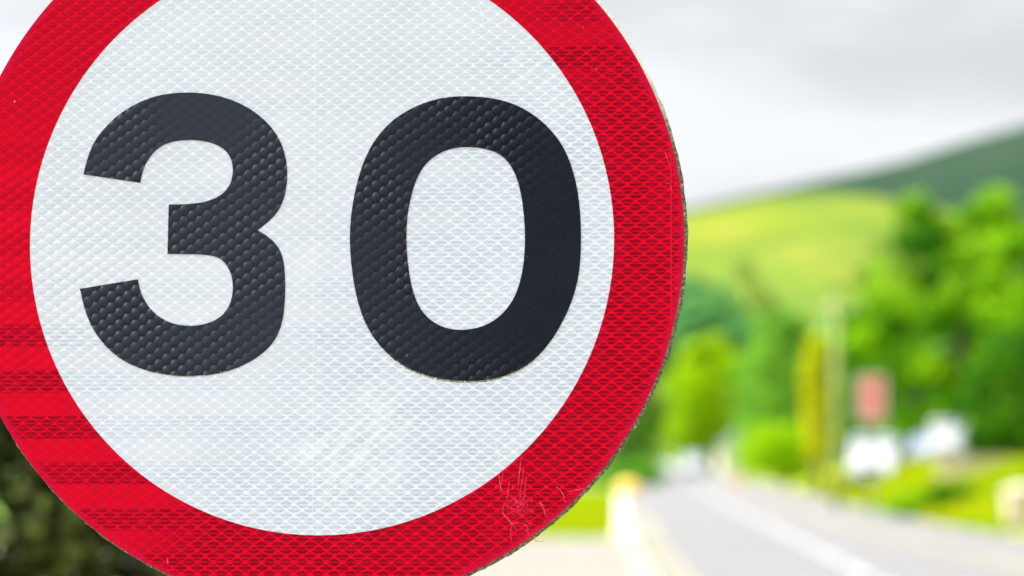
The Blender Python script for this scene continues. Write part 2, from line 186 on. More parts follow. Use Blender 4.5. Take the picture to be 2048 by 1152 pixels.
SCRATCH=[
([(166.8,-178.7),(166.4,-181.8),(165.9,-184.9),(165.5,-188.0),(165.1,-191.2),(164.7,-194.5),(164.5,-197.9),(164.2,-201.4),(164.0,-204.8)],0.60),
([(168.4,-186.7),(168.2,-189.6),(168.0,-192.5),(167.7,-195.3),(167.4,-197.9),(167.0,-200.3),(166.5,-202.5),(166.1,-204.7),(165.6,-206.8)],0.40),
([(148.6,-192.8),(148.9,-195.1),(149.2,-197.5),(149.5,-199.8),(149.9,-202.0),(150.2,-203.9),(150.5,-205.6),(150.8,-207.2),(151.1,-208.9)],0.60),
([(151.9,-190.8),(150.7,-200.8)],0.40),
([(153.5,-214.9),(153.0,-216.1),(152.4,-217.4),(152.0,-218.7),(151.7,-219.9),(151.6,-221.0),(151.7,-222.1),(151.9,-223.1),(152.3,-224.2),(152.9,-225.2),(153.7,-226.1),(154.5,-227.1),(155.4,-228.1),(156.3,-229.1),(157.3,-230.1),(158.3,-231.2),(159.3,-232.3),(160.3,-233.4),(161.2,-234.6),(162.2,-235.7),(163.2,-236.9)],0.60),
([(159.1,-232.1),(158.8,-234.5),(158.4,-237.0),(158.1,-239.3),(158.0,-241.3),(158.1,-242.8),(158.4,-244.0),(158.8,-245.0),(159.1,-246.1)],0.36),
([(180.9,-214.0),(181.9,-215.4),(182.8,-216.7),(183.7,-218.0),(184.5,-219.5),(185.1,-221.2),(185.6,-223.1),(186.1,-225.0),(186.6,-226.9)],0.60),
([(194.7,-201.6),(196.0,-203.0),(197.4,-204.4),(198.7,-205.8),(199.8,-207.4),(200.6,-209.1),(201.2,-211.0),(201.7,-212.9),(202.3,-214.8)],0.60),
([(181.7,-214.4),(185.8,-218.4)],0.32),
([(157.5,-232.1),(159.5,-231.8),(161.5,-231.5),(163.5,-231.3),(165.2,-231.3),(166.7,-231.5),(168.0,-231.9),(169.2,-232.4),(170.3,-233.2),(171.1,-234.1),(171.7,-235.3),(172.3,-236.5),(172.9,-237.7)],0.52),
([(203.1,-206.0),(205.6,-205.7),(208.1,-205.3),(210.6,-205.0),(212.7,-204.6),(214.5,-204.2),(216.0,-203.7),(217.4,-203.2),(218.8,-202.8)],0.48),
([(283.5,70.0),(283.9,68.3),(284.2,66.5),(284.6,64.8),(285.0,63.2),(285.6,61.8),(286.2,60.4),(286.8,59.1),(287.5,57.8)],0.40),
([(283.8,43.1),(287.4,42.3)],0.52),
([(287.4,41.5),(289.4,35.4)],0.40),
([(150.6,-67.5),(153.5,-75.6)],0.24),
([(-121.3,-260.1),(-120.8,-264.9)],0.64),
([(145.4,-166.6),(146.0,-168.6),(146.5,-170.6),(147.1,-172.6),(147.6,-174.7),(148.1,-176.7),(148.6,-178.7),(149.0,-180.7),(149.4,-182.7)],0.88),
([(147.0,-168.6),(149.4,-176.7)],0.60),
([(165.6,-150.5),(164.6,-152.8),(163.6,-155.2),(162.6,-157.6),(161.6,-159.7),(160.6,-161.6),(159.6,-163.3),(158.5,-164.9),(157.5,-166.6)],0.40),
([(168.9,-139.6),(166.4,-148.5)],0.40),
([(151.1,-166.6),(155.5,-162.6)],0.40),
([(168.1,-124.3),(165.6,-136.4)],0.40),
([(106.8,-138.3),(110.9,-144.4)],0.32),
([(190.2,109.8),(192.2,101.6)],0.60),
([(131.7,192.9),(132.2,190.8),(132.8,188.7),(133.4,186.7),(133.9,184.6),(134.3,182.5),(134.7,180.4),(135.0,178.4),(135.4,176.3)],0.80),
([(135.4,176.3),(137.8,170.1)],0.60),
([(178.0,133.8),(181.2,131.7)],0.60),
([(-134.3,-3.6),(-134.6,-2.6),(-135.0,-1.4),(-135.2,-0.5),(-135.1,-0.5),(-134.4,-1.6),(-133.3,-3.6),(-132.1,-6.0),(-130.9,-8.1)],0.60),
([(26.9,-46.6),(29.0,-54.8)],0.40),
([(157.1,-196.8),(156.8,-199.5),(156.4,-202.3),(156.0,-205.0),(155.7,-207.3),(155.4,-209.2),(155.2,-210.8),(154.9,-212.2),(154.7,-213.7)],0.40),
([(170.9,-194.8),(170.6,-196.8),(170.3,-198.8),(170.0,-200.8),(169.8,-202.8),(169.6,-204.8),(169.5,-206.8),(169.4,-208.8),(169.2,-210.8)],0.36),
([(173.7,-242.9),(175.2,-243.7),(176.7,-244.5),(178.2,-245.3),(179.7,-245.8),(181.2,-246.0),(182.7,-245.9),(184.2,-245.8),(185.7,-245.7)],0.48),
([(169.6,-236.1),(170.3,-236.8),(171.0,-237.6),(171.7,-238.3),(172.3,-239.1),(172.7,-240.0),(173.1,-240.9),(173.3,-241.9),(173.4,-243.0),(173.3,-244.2),(173.1,-245.5),(172.7,-246.8),(172.5,-248.1)],0.40),
([(216.8,172.4),(217.6,170.0)],0.48),
([(227.7,137.7),(228.5,135.7)],0.52),
([(258.5,112.8),(259.7,111.6)],0.56),
([(38.9,-172.6),(42.6,-160.5)],0.32),
([(41.8,-174.6),(42.5,-172.0),(43.2,-169.4),(43.9,-166.8),(44.5,-164.1),(45.2,-161.3),(45.8,-158.3),(46.4,-155.3),(47.0,-152.4)],0.32),
([(3.1,-184.7),(8.8,-182.4),(14.6,-180.0),(20.2,-177.6),(25.4,-175.5),(29.9,-173.6),(33.9,-171.9),(37.8,-170.2),(41.8,-168.6)],0.32),
([(-0.9,-196.9),(5.0,-193.6),(11.0,-190.2),(16.9,-187.0),(22.6,-184.0),(28.1,-181.4),(33.4,-179.1),(38.6,-176.9),(43.8,-174.6)],0.32),
([(-13.1,-213.0),(-7.0,-209.2),(-0.9,-205.4),(5.2,-201.6),(11.3,-198.1),(17.4,-195.1),(23.5,-192.2),(29.6,-189.5),(35.7,-186.8)],0.32),
]
# ================================================================ THE SPEED LIMIT SIGN
SIGN_C = Vector((-0.1588, 1.9665, CAM_Z + 0.1807)); SIGN_YAW = -0.0662
sign = empty('speed_limit_sign', SIGN_C, SIGN_YAW)
tag(sign, 'large round speed limit sign, red border, black 30 on white honeycomb sheeting', 'road sign')
# local frame: x right, z up, front face towards -y; the white disc sits a little off the border's centre
WC = (0.0018, -0.0013); WR = 0.2402; RR = 0.2985

def film_coords(t):
    """honeycomb lattice embossed in the sheeting; returns (cell metric 0 centre..0.5 seam, u mm, v mm)"""
    o = t.obj(); sx = t.n('ShaderNodeSeparateXYZ'); t.t.links.new(o, sx.inputs[0])
    u = t.m_('MULTIPLY', sx.outputs[0], 1000.0); v = t.m_('MULTIPLY', sx.outputs[2], 1000.0)
    wx = t.m_('MULTIPLY', t.m_('SUBTRACT', t.noise(o, 90.0, 2, 0.6), 0.5), 1.5); wz = t.m_('MULTIPLY', t.m_('SUBTRACT', t.noise(t.mapping(o, loc=(3, 1, 2)), 90.0, 2, 0.6), 0.5), 1.2)
    def cell(x, y):
        fx = t.m_('ABSOLUTE', t.m_('SUBTRACT', t.m_('FRACT', x), 0.5)); fy = t.m_('ABSOLUTE', t.m_('SUBTRACT', t.m_('FRACT', y), 0.5))
        m = t.m_('SMOOTH_MAX', t.m_('ADD', fx, fy), t.m_('MULTIPLY', fx, 1.13), 0.05)
        m = t.m_('SMOOTH_MAX', m, t.m_('MULTIPLY', fy, 1.31), 0.07)
        return m, t.m_('ADD', t.m_('POWER', t.m_('MULTIPLY', fx, 13.2), 2.0), t.m_('POWER', t.m_('MULTIPLY', fy, 9.4), 2.0))
    x = t.m_('DIVIDE', t.m_('ADD', t.m_('ADD', u, wx), 1000.0 + 1.13), 13.2); y = t.m_('DIVIDE', t.m_('ADD', t.m_('ADD', v, wz), 1000.0 + 5.9), 9.4)
    a = cell(x, y); b = cell(t.m_('ADD', x, 0.5), t.m_('ADD', y, 0.5))
    t.r2 = t.m_('MINIMUM', a[1], b[1])       # squared millimetres from the middle of the nearest dome
    return t.m_('MINIMUM', a[0], b[0]), u, v, o
def blob(t, u, v, cu, cv, r0, r1, sy=1.0):
    d = t.m_('SQRT', t.m_('ADD', t.m_('POWER', t.m_('SUBTRACT', u, cu), 2.0), t.m_('POWER', t.m_('MULTIPLY', t.m_('SUBTRACT', v, cv), sy), 2.0)))
    return t.ss(d, r0, r1, 1.0, 0.0)

def darkness(t, u, v, o):
    """view-dependent prism shading put into the colour: dark bands, all dark to the right"""
    v0 = v; v = t.m_('ADD', v, t.m_('MULTIPLY', t.m_('SUBTRACT', t.noise(o, 16.0, 3, 0.6), 0.5), 3.0))
    ph = t.m_('ABSOLUTE', t.m_('SUBTRACT', t.m_('FRACT', t.m_('ADD', t.m_('DIVIDE', t.m_('ADD', v, 154.0), 37.55), 100.5)), 0.5))
    band = t.m_('MULTIPLY', t.ss(ph, 0.225, 0.26, 1.0, 0.0), t.ss(t.noise(t.mapping(o, (1, 1, 3)), 14.0, 3, 0.6), 0.3, 0.55, 0.8, 1.0))
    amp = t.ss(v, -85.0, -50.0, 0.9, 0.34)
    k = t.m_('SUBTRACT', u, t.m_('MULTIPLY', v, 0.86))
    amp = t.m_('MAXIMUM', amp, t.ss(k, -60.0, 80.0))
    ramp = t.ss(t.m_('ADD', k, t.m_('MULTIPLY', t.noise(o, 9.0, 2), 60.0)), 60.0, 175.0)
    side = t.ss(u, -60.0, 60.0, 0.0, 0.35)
    top_left = t.m_('MULTIPLY', blob(t, u, v, -200, 190, 40, 190), 0.42)      # darker cells towards the top left
    return t.m_('MAXIMUM', t.m_('MAXIMUM', t.m_('MAXIMUM', t.m_('MULTIPLY', band, amp), ramp), side), top_left), ramp

def scuffs(t, u, v, o):
    n = t.noise(t.mapping(o, (1, 1, 1)), 620.0, 3, 0.75)
    n2 = t.noise(t.mapping(t.mapping(o, (1, 1, 1), (0, R(48), 0)), (1, 1, 6)), 24.0, 4, 0.62)
    a = t.m_('MULTIPLY', t.ss(n, 0.47, 0.60), t.m_('MAXIMUM', blob(t, u, v, 164, -217, 2, 13), blob(t, u, v, 178, -246, 2, 13)))
    sm = t.m_('MAXIMUM', t.m_('MAXIMUM', blob(t, u, v, 23, -181, 8, 75, 1.3), blob(t, u, v, 52, -150, 2, 45, 1.0)), t.m_('MULTIPLY', blob(t, u, v, 174, 140, 2, 34, 1.0), 0.6))
    sm = t.m_('MAXIMUM', sm, t.m_('MULTIPLY', blob(t, u, v, -20, 40, 10, 150), 0.3))
    b = t.m_('MULTIPLY', t.m_('MULTIPLY', t.ss(n2, 0.40, 0.68), sm), 0.75)
    spk = t.n('ShaderNodeTexVoronoi'); spk.inputs['Scale'].default_value = 42.0; t.put(spk.inputs['Vector'], o)
    s = t.m_('MULTIPLY', t.ss(spk.outputs[0], 0.022, 0.036, 1.0, 0.0), t.ss(t.noise(o, 11.0, 1), 0.45, 0.6))
    return a, b, s

def sheeting(kind):
    t = NT('%s retroreflective sheeting' % kind); m, u, v, o = film_coords(t)
    dk, ramp = darkness(t, u, v, o); a, b, spk = scuffs(t, u, v, o)
    lw = t.m_('SUBTRACT', 0.462, t.m_('MULTIPLY', ramp, 0.022))
    grid = t.m_('MULTIPLY', t.ss(m, t.m_('SUBTRACT', lw, 0.036), t.m_('ADD', lw, 0.024)), t.ss(t.noise(o, 75.0, 3, 0.7), 0.30, 0.60, 0.65, 1.0))
    s1 = t.m_('SINE', t.m_('MULTIPLY', v, 2 * math.pi / 3.3)); s2 = t.m_('SINE', t.m_('MULTIPLY', v, 2 * math.pi / 1.1))
    lines = t.m_('ADD', t.ss(s1, 0.25, 0.85), t.m_('MULTIPLY', t.ss(s2, -0.4, 0.9), 0.3), clamp=True)
    lines = t.m_('MULTIPLY', lines, t.ss(t.noise(t.mapping(o, (1, 1, 4)), 150.0, 2, 0.7), 0.3, 0.6, 0.45, 1.0))
    tone = t.noise(o, 30.0, 3, 0.6)
    seam = t.m_('ABSOLUTE', t.m_('SUBTRACT', u, -2.9))
    ed = t.m_('SQRT', t.m_('ADD', t.m_('POWER', u, 2.0), t.m_('POWER', v, 2.0)))
    if kind == 'white':
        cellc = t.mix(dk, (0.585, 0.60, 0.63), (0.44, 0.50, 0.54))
        cellc = t.mix(t.m_('MULTIPLY', t.ss(tone, 0.35, 0.65), 0.5), cellc, (0.575, 0.585, 0.62))
        cellc = t.mix(t.m_('MULTIPLY', t.ss(t.noise(t.mapping(o, (1, 1, 2.2)), 5.5, 3, 0.6), 0.42, 0.66), 0.45), cellc, (0.67, 0.685, 0.715))
        cellc = t.mix(t.m_('MULTIPLY', lines, t.ss(dk, 0.0, 1.0, 0.45, 0.95)), cellc, (0.68, 0.71, 0.74))
        col = t.mix(t.m_('MULTIPLY', grid, 0.84), cellc, (0.77, 0.79, 0.815))
        col = t.mix(t.ss(seam, 0.1, 0.32, 0.6, 0.0), col, (0.84, 0.85, 0.85))
        wear = t.m_('MAXIMUM', t.m_('MULTIPLY', a, 0.7), b)
        col = t.mix(t.m_('MULTIPLY', wear, 1.0), col, (0.80, 0.80, 0.80))
        col = t.mix(t.m_('MULTIPLY', spk, 0.5), col, (0.82, 0.84, 0.82))
        rough, bs = 0.34, 0.16
    else:
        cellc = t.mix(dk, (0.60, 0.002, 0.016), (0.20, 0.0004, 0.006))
        cellc = t.mix(t.m_('MULTIPLY', t.ss(tone, 0.35, 0.65), 0.3), cellc, (0.44, 0.002, 0.02))
        cellc = t.mix(t.m_('MULTIPLY', lines, t.ss(dk, 0.0, 1.0, 0.15, 0.75)), cellc, (0.60, 0.004, 0.032))
        col = t.mix(t.m_('MULTIPLY', grid, t.ss(dk, 0.0, 1.0, 0.62, 0.88)), cellc, (0.78, 0.001, 0.018))
        # laminate round the cut edge has lost its prisms
        col = t.mix(t.m_('MULTIPLY', t.ss(t.m_('ADD', ed, t.m_('MULTIPLY', t.noise(o, 60.0, 3), 10.0)), 296.0, 303.5), 0.85), col, (0.57, 0.004, 0.035))
        s3 = t.m_('MULTIPLY', t.ss(t.m_('ABSOLUTE', t.m_('SUBTRACT', u, 288.1)), 0.5, 0.95, 1.0, 0.0), blob(t, u, v, 288.1, 0.0, 68, 84))
        col = t.mix(t.m_('MULTIPLY', s3, 0.85), col, (0.66, 0.005, 0.03))
        col = t.mix(t.m_('MULTIPLY', a, 0.8), col, (0.82, 0.05, 0.12))
        col = t.mix(t.m_('MULTIPLY', spk, 0.75), col, (0.85, 0.35, 0.42))
        rough, bs = 0.36, 0.22
    dome = t.m_('SUBTRACT', 1.0, t.m_('POWER', t.m_('DIVIDE', t.r2, 34.0), 1.35))
    st = t.m_('ADD', t.m_('MULTIPLY', blob(t, u, v, -240, -20, 30, 130), 0.9), t.m_('ADD', t.m_('MULTIPLY', blob(t, u, v, -190, 190, 20, 140), 0.5), 0.12))
    st = t.m_('MULTIPLY', st, bs)
    nrm = t.bump(dome, st, 0.006)
    nrm = t.bump(t.noise(o, 700.0, 2), 0.05, 0.0003, nrm)
    return t.end(t.bsdf(col, rough, nrm, 0.04))
WHITE_F, RED_F = sheeting('white'), sheeting('red')

def digit_mat():
    t = NT('black vinyl numeral film'); m, u, v, o = film_coords(t)
    dome = t.m_('SUBTRACT', 1.0, t.m_('POWER', t.m_('DIVIDE', t.r2, 34.0), 1.35))
    k = t.ss(t.noise(t.mapping(o, (1, 1, 1), loc=(0.4, 0, 0.1)), 13.0, 2), 0.34, 0.66, 0.3, 1.0)
    k = t.m_('MULTIPLY', k, t.m_('SUBTRACT', 1.0, t.m_('MULTIPLY', blob(t, u, v, -95, 108, 25, 72), 0.9)))      # smooth top of the three
    k = t.m_('MULTIPLY', k, t.m_('SUBTRACT', 1.0, t.m_('MULTIPLY', blob(t, u, v, 200, -25, 35, 105, 0.7), 0.93)))  # smooth right side of the nought
    k = t.m_('MULTIPLY', k, t.m_('SUBTRACT', 1.0, t.m_('MULTIPLY', blob(t, u, v, -30, 5, 10, 60), 0.3)))
    nrm = t.bump(dome, k, 0.0042)
    nrm = t.bump(t.noise(o, 900.0, 3, 0.7), 0.22, 0.00025, nrm)
    spk = t.n('ShaderNodeTexVoronoi'); spk.inputs['Scale'].default_value = 95.0; t.put(spk.inputs['Vector'], o)
    s = t.m_('MULTIPLY', t.ss(spk.outputs[0], 0.035, 0.055, 1.0, 0.0), t.ss(t.noise(o, 19.0, 2), 0.42, 0.6))
    fine = t.ss(t.noise(o, 850.0, 2, 0.6), 0.6, 0.74)
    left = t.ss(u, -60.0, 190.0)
    col = t.mix(left, (0.027, 0.031, 0.044), (0.005, 0.007, 0.013))  # sky reflection weakening to the right, painted into the vinyl colour
    col = t.mix(t.m_('MULTIPLY', t.noise(o, 25.0, 3), 0.35), col, (0.02, 0.024, 0.032))
    col = t.mix(t.m_('MULTIPLY', fine, 0.05), col, (0.3, 0.33, 0.38))
    col = t.mix(t.m_('MULTIPLY', s, 0.6), col, (0.35, 0.38, 0.42))
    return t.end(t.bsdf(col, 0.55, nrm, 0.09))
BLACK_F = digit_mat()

def rim_mat():
    t = NT('weathered cut edge of the sign plate'); o = t.obj()
    sx = t.n('ShaderNodeSeparateXYZ'); t.t.links.new(o, sx.inputs[0])
    n = t.noise(o, 420.0, 4, 0.7); n2 = t.noise(o, 60.0, 3, 0.6)
    col = t.mix(t.ss(n, 0.40, 0.62), (0.055, 0.045, 0.024), (0.27, 0.21, 0.12))
    col = t.mix(t.m_('MULTIPLY', t.ss(n2, 0.45, 0.65), 0.5), col, (0.07, 0.085, 0.025))
    col = t.mix(t.m_('MULTIPLY', t.ss(t.noise(o, 300.0, 2), 0.62, 0.70), 0.6), col, (0.55, 0.52, 0.42))
    # sunlight on the upper edge painted as cream, the rest keeps its algae
    k = t.m_('ADD', sx.outputs[2], t.m_('MULTIPLY', t.noise(o, 90.0, 3), 0.06))
    col = t.mix(t.m_('MULTIPLY', t.ss(k, 0.10, 0.17), t.ss(n, 0.36, 0.46, 0.5, 1.0)), col, (0.78, 0.72, 0.58))
    return t.end(t.bsdf(col, 0.85, t.bump(n, 0.8, 0.0008), 0.3))
RIM = rim_mat()
BACK = simple('grey painted sign back', (0.22, 0.23, 0.24), (0.27, 0.28, 0.29), 8, 0.5, 0.2, 0.0005)
GALV = simple('galvanised steel tube', (0.36, 0.37, 0.38), (0.48, 0.49, 0.50), 14, 0.42, 0.2, 0.0006, metal=0.7)
SCR_W = simple('white scratch residue', (0.78, 0.76, 0.74), (0.82, 0.82, 0.80), 300, 0.8, 0.2, 0.0002)
SCR_R = simple('pink scratch residue', (0.70, 0.015, 0.06), (0.84, 0.10, 0.17), 260, 0.8, 0.2, 0.0002)
def grime_mat():
    t = NT('olive algae along a film edge'); o = t.obj(); n = t.noise(o, 650.0, 3, 0.7)
    d = t.bsdf(t.mix(t.ss(n, 0.4, 0.6), (0.13, 0.13, 0.04), (0.42, 0.42, 0.26)), 0.9, None, 0.2)
    tr = t.n('ShaderNodeBsdfTransparent'); ms = t.n('ShaderNodeMixShader')
    t.put(ms.inputs[0], t.ss(t.noise(o, 380.0, 3, 0.7), 0.42, 0.56)); t.t.links.new(tr.outputs[0], ms.inputs[1]); t.t.links.new(d, ms.inputs[2])
    return t.end(ms.outputs[0])
GRIME = grime_mat()

def build_plate():
    n = 720; cx, cz, r = 0.0015, -0.0005, 0.30010
    b = MB(); f = []; g = []; k = []
    for i in range(n):
        a = 2 * math.pi * i / n
        j = 0.00022 * math.sin(a * 37 + 1) + 0.00018 * math.sin(a * 91) + rng.normal() * 0.00013
        if -1.25 < a - 2 * math.pi < -0.5: j += 0.00025 * math.sin(a * 140) ** 3
        for lst, dr, y in ((f, -0.0002, 0.0), (g, 0.0, 0.0011), (k, -0.0002, 0.0040)):
            lst.append((cx + (r + j + dr) * math.cos(a), y, cz + (r + j + dr) * math.sin(a)))
    vs = f + g + k
    fs = [tuple(range(n)), tuple(reversed(range(2*n, 3*n)))]
    mi = [0, 1]
    for i in range(n):
        q = (i + 1) % n
        fs += [(i, q, n+q, n+i), (n+i, n+q, 2*n+q, 2*n+i)]; mi += [0, 0]
    b.v = vs; b.f = fs; b.m = mi
    return b.build('plate', [RIM, BACK], sign)
build_plate()
def strip(b, pts, w, y, mi):
    """thin tapering stroke lying on the sheeting"""
    P = [Vector((p[0] / 1000, p[1] / 1000)) for p in pts]; n = len(P); L_, R_ = [], []
    for i, p in enumerate(P):
        t = (P[min(i+1, n-1)] - P[max(i-1, 0)]).normalized(); q = Vector((-t.y, t.x))
        h = w / 2000 * (0.35 + 0.65 * math.sin(math.pi * (i + 0.5) / n)) * random.uniform(0.6, 1.3)
        L_.append(p + q * h); R_.append(p - q * h)
    vs = [(p.x, y, p.y) for p in L_] + [(p.x, y, p.y) for p in R_]
    b.add(vs, [(i, i+1, n+i+1, n+i) for i in range(n-1)], mi)
def ring(name, r0, c0, r1, c1, y, mat, n=360):
    b = MB(); vs = []
    for i in range(n):
        a = 2 * math.pi * i / n
        vs.append((c0[0] + r0 * math.cos(a), y, c0[1] + r0 * math.sin(a)))
        vs.append((c1[0] + r1 * math.cos(a), y, c1[1] + r1 * math.sin(a)))
    b.add(vs, [(2*i, 2*((i+1)%n), 2*((i+1)%n)+1, 2*i+1) for i in range(n)])
    return b
rb = ring('red_border', WR, WC, RR, (0, 0), -0.00035, RED_F)
wb = MB(); n = 360
wb.add([(WC[0] + (WR + 0.0008) * math.cos(2*math.pi*i/n), -0.0002, WC[1] + (WR + 0.0008) * math.sin(2*math.pi*i/n)) for i in range(n)], [tuple(range(n))])
def dense(P, k=3):
    out = []
    for a, b in zip(P[:-1], P[1:]):
        for j in range(k): out.append((a[0] + (b[0]-a[0])*j/k + random.uniform(-.12, .12), a[1] + (b[1]-a[1])*j/k + random.uniform(-.12, .12)))
    return out + [P[-1]]
for P, wd in SCRATCH:
    mx_, mz_ = P[len(P)//2]
    on_red = math.hypot(mx_/1000 - WC[0], mz_/1000 - WC[1]) > WR
    strip(rb if on_red else wb, dense(P), wd * (1.0 if on_red else 0.8), -0.00042 if on_red else -0.00026, 1)
# short random hairline marks clustered in the scuffed patch of the border
for i in range(90):
    c = random.choice([(164, -217, 9), (178, -247, 9), (172, -232, 20), (185, -240, 14), (120, -150, 130)])
    x, z = random.gauss(c[0], c[2]), random.gauss(c[1], c[2]); a = random.uniform(0, 6.28); l = random.uniform(1, 5)
    h = math.hypot(x/1000, z/1000)
    if h > 0.294: continue
    on_red = math.hypot(x/1000 - WC[0], z/1000 - WC[1]) > WR + 0.003
    if not on_red and math.hypot(x/1000 - WC[0], z/1000 - WC[1]) > WR - 0.006: continue
    if not on_red and -80 < z < 140 and random.random() < 0.9: continue
    P = [(x + l*j/6*math.cos(a + j*0.14), z + l*j/6*math.sin(a + j*0.14)) for j in range(7)]
    strip(rb if on_red else wb, P, random.uniform(0.12, 0.3), -0.00042 if on_red else -0.00026, 1)
def offset_grime(b, P, x0, x1, zmax, wdt):
    run = []
    n = len(P)
    for i in range(n):
        p, a, c = P[i], P[i-1], P[(i+1) % n]
        tx, tz = c[0]-a[0], c[1]-a[1]; l = math.hypot(tx, tz) or 1; nx, nz = tz/l, -tx/l
        if nz > 0: nx, nz = -nx, -nz
        if p[1] < zmax and x0 < p[0] < x1: run.append((p, nx, nz))
    run.sort(key=lambda r: r[0][0]); vs = []; m = len(run)
    for q, (p, nx, nz) in enumerate(run):
        h = wdt * math.sin(math.pi * (q + 0.5) / m) ** 0.5
        vs += [(p[0]/1000, -0.00027, p[1]/1000 + 0.0002), ((p[0] + nx*h)/1000, -0.00027, (p[1] + nz*h)/1000)]
    b.add(vs, [(2*q, 2*q+2, 2*q+3, 2*q+1) for q in range(m-1)], 2)
offset_grime(wb, ZERO_OUT, 60, 185, -95, 1.7)
offset_grime(wb, THREE, -150, -60, -98, 0.8)
rb.build('red_border', [RED_F, SCR_R], sign)
wb.build('white_panel', [WHITE_F, SCR_W, GRIME], sign)

def numeral(name, outer, holes):
    bm = bmesh.new(); YF, YB = -0.00075, -0.00021
    edges = []
    for loop in [outer] + holes:
        vs = [bm.verts.new((p[0]/1000, YF, p[1]/1000)) for p in loop]
        edges += [bm.edges.new((vs[i], vs[(i+1) % len(vs)])) for i in range(len(vs))]
    bmesh.ops.triangle_fill(bm, use_beauty=True, use_dissolve=False, edges=edges)
    rim = [e_ for e_ in bm.edges if e_.is_boundary]
    ex = bmesh.ops.extrude_edge_only(bm, edges=rim)
    for v_ in ex['geom']:
        if isinstance(v_, bmesh.types.BMVert): v_.co.y = YB
    bmesh.ops.recalc_face_normals(bm, faces=bm.faces)
    me = bpy.data.meshes.new(name); bm.to_mesh(me); bm.free()
    return link(name, me, BLACK_F, sign)
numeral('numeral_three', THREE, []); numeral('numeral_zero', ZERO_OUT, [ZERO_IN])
# back of the sign: channels, clips and the tube it is bolted to
for zc in (0.14, -0.14):
    b = MB(); b.box(-0.22, 0.22, 0.0041, 0.026, zc - 0.018, zc + 0.018); ch = b.build('channel', GALV, sign, bevel=0.003)
    b = MB(); b.tube([(0.0 + 0.047 * math.cos(q), 0.071 + 0.047 * math.sin(q), zc) for q in [i * math.pi / 8 for i in range(17)]], 0.006, 6)
    b.box(-0.07, -0.038, 0.0265, 0.066, zc - 0.015, zc + 0.015); b.box(0.038, 0.07, 0.0265, 0.066, zc - 0.015, zc + 0.015)
    b.build('clip', GALV, ch)
b = MB(); b.tube([(0, 0.071, -SIGN_C.z - 0.1), (0, 0.071, 0.30)], 0.038, 24); b.build('post', GALV, sign, smooth=True)
# ================================================================ GROUND, ROAD, HILLS
FPX = 4835.6
def gx(px, d): return (px - 1024) * d / FPX        # lateral metres of a sight line at distance d
def hz(py, d): return CAM_Z + (920 - py) * d / FPX # height of a sight line at distance d

def ground_mat(name, a, b, c, s1=0.05, s2=0.8, rough=0.95):
    t = NT(name); p = t.pos(); f = t.ss(t.noise(p, s1, 4, 0.6), 0.38, 0.62); g = t.ss(t.noise(p, s2, 4, 0.65), 0.35, 0.65)
    col = t.mix(t.m_('MULTIPLY', g, 0.6), t.mix(f, a, b), c)
    return t.end(t.bsdf(col, rough, t.bump(t.noise(p, s2 * 12, 3, 0.7), 0.6, 0.02), 0.2))
GRASS = ground_mat('mown grass', (0.12, 0.20, 0.012), (0.17, 0.24, 0.015), (0.08, 0.14, 0.012))
ASPH = ground_mat('worn pale asphalt', (0.182, 0.173, 0.164), (0.197, 0.187, 0.177), (0.162, 0.154, 0.147), 0.3, 6.0, 0.85)
PAVE = ground_mat('pale footpath asphalt', (0.180, 0.170, 0.158), (0.20, 0.188, 0.172), (0.16, 0.151, 0.141), 0.3, 5.0, 0.9)
DRIVE = ground_mat('sandy concrete', (0.225, 0.198, 0.162), (0.245, 0.215, 0.175), (0.20, 0.177, 0.148), 0.25, 4.0, 0.9)
KERB = ground_mat('cream kerb stone', (0.27, 0.25, 0.20), (0.31, 0.285, 0.225), (0.23, 0.21, 0.17), 1.0, 8.0, 0.85)
LINE = ground_mat('worn white road paint', (0.40, 0.385, 0.365), (0.45, 0.43, 0.41), (0.33, 0.32, 0.30), 1.0, 14.0, 0.7)
YLINE = ground_mat('worn yellow road paint', (0.32, 0.29, 0.17), (0.35, 0.31, 0.18), (0.24, 0.22, 0.16), 1.0, 14.0, 0.7)

mb = MB(); mb.add([(-6000, -600, 0), (6000, -600, 0), (6000, 7000, 0), (-6000, 7000, 0)], [(0, 1, 2, 3)])
tag(mb.build('ground', GRASS), kind='structure')

def poly(P, d):
    """piecewise linear x at distance d, P = [(d, x)...]"""
    return float(np.interp(d, [p[0] for p in P], [p[1] for p in P]))
LEFT = [(-20, 1.15), (20, 1.55), (33, 1.95), (43, 2.25), (55, 2.75), (77, 3.85), (119, 6.1), (172, 9.6), (242, 14.9), (309, 20.3), (400, 26)]
RIGHT = [(-20, 6.6), (20, 6.95), (35, 7.2), (43, 7.35), (59, 7.75), (86, 9.3), (141, 12.6), (200, 16.2), (258, 20.2), (309, 25.0), (400, 31)]
VERGE = [(-20, 9.4), (20, 9.5), (47, 9.75), (56, 9.9), (70, 10.5), (97, 12.4), (155, 16.6), (200, 19.8), (258, 23.6), (309, 26.8), (400, 32.5)]
CEN = [(-20, 3.9), (20, 4.35), (34.4, 4.95), (43, 5.45), (55, 6.05), (81, 7.4), (120, 9.6), (141, 10.9), (200, 14.2), (258, 18.2), (309, 22.8), (400, 28.7)]
DS = sorted(set(list(np.arange(-20, 60, 2.0)) + list(np.arange(60, 150, 5.0)) + list(np.arange(150, 401, 10.0))))
def smooth(P):
    x = np.array([poly(P, d) for d in DS]); 
    for _ in range(3): x[1:-1] = (x[:-2] + 2 * x[1:-1] + x[2:]) / 4
    return lambda d, x=x: float(np.interp(d, DS, x))
fL, fR, fV, fC = smooth(LEFT), smooth(RIGHT), smooth(VERGE), smooth(CEN)
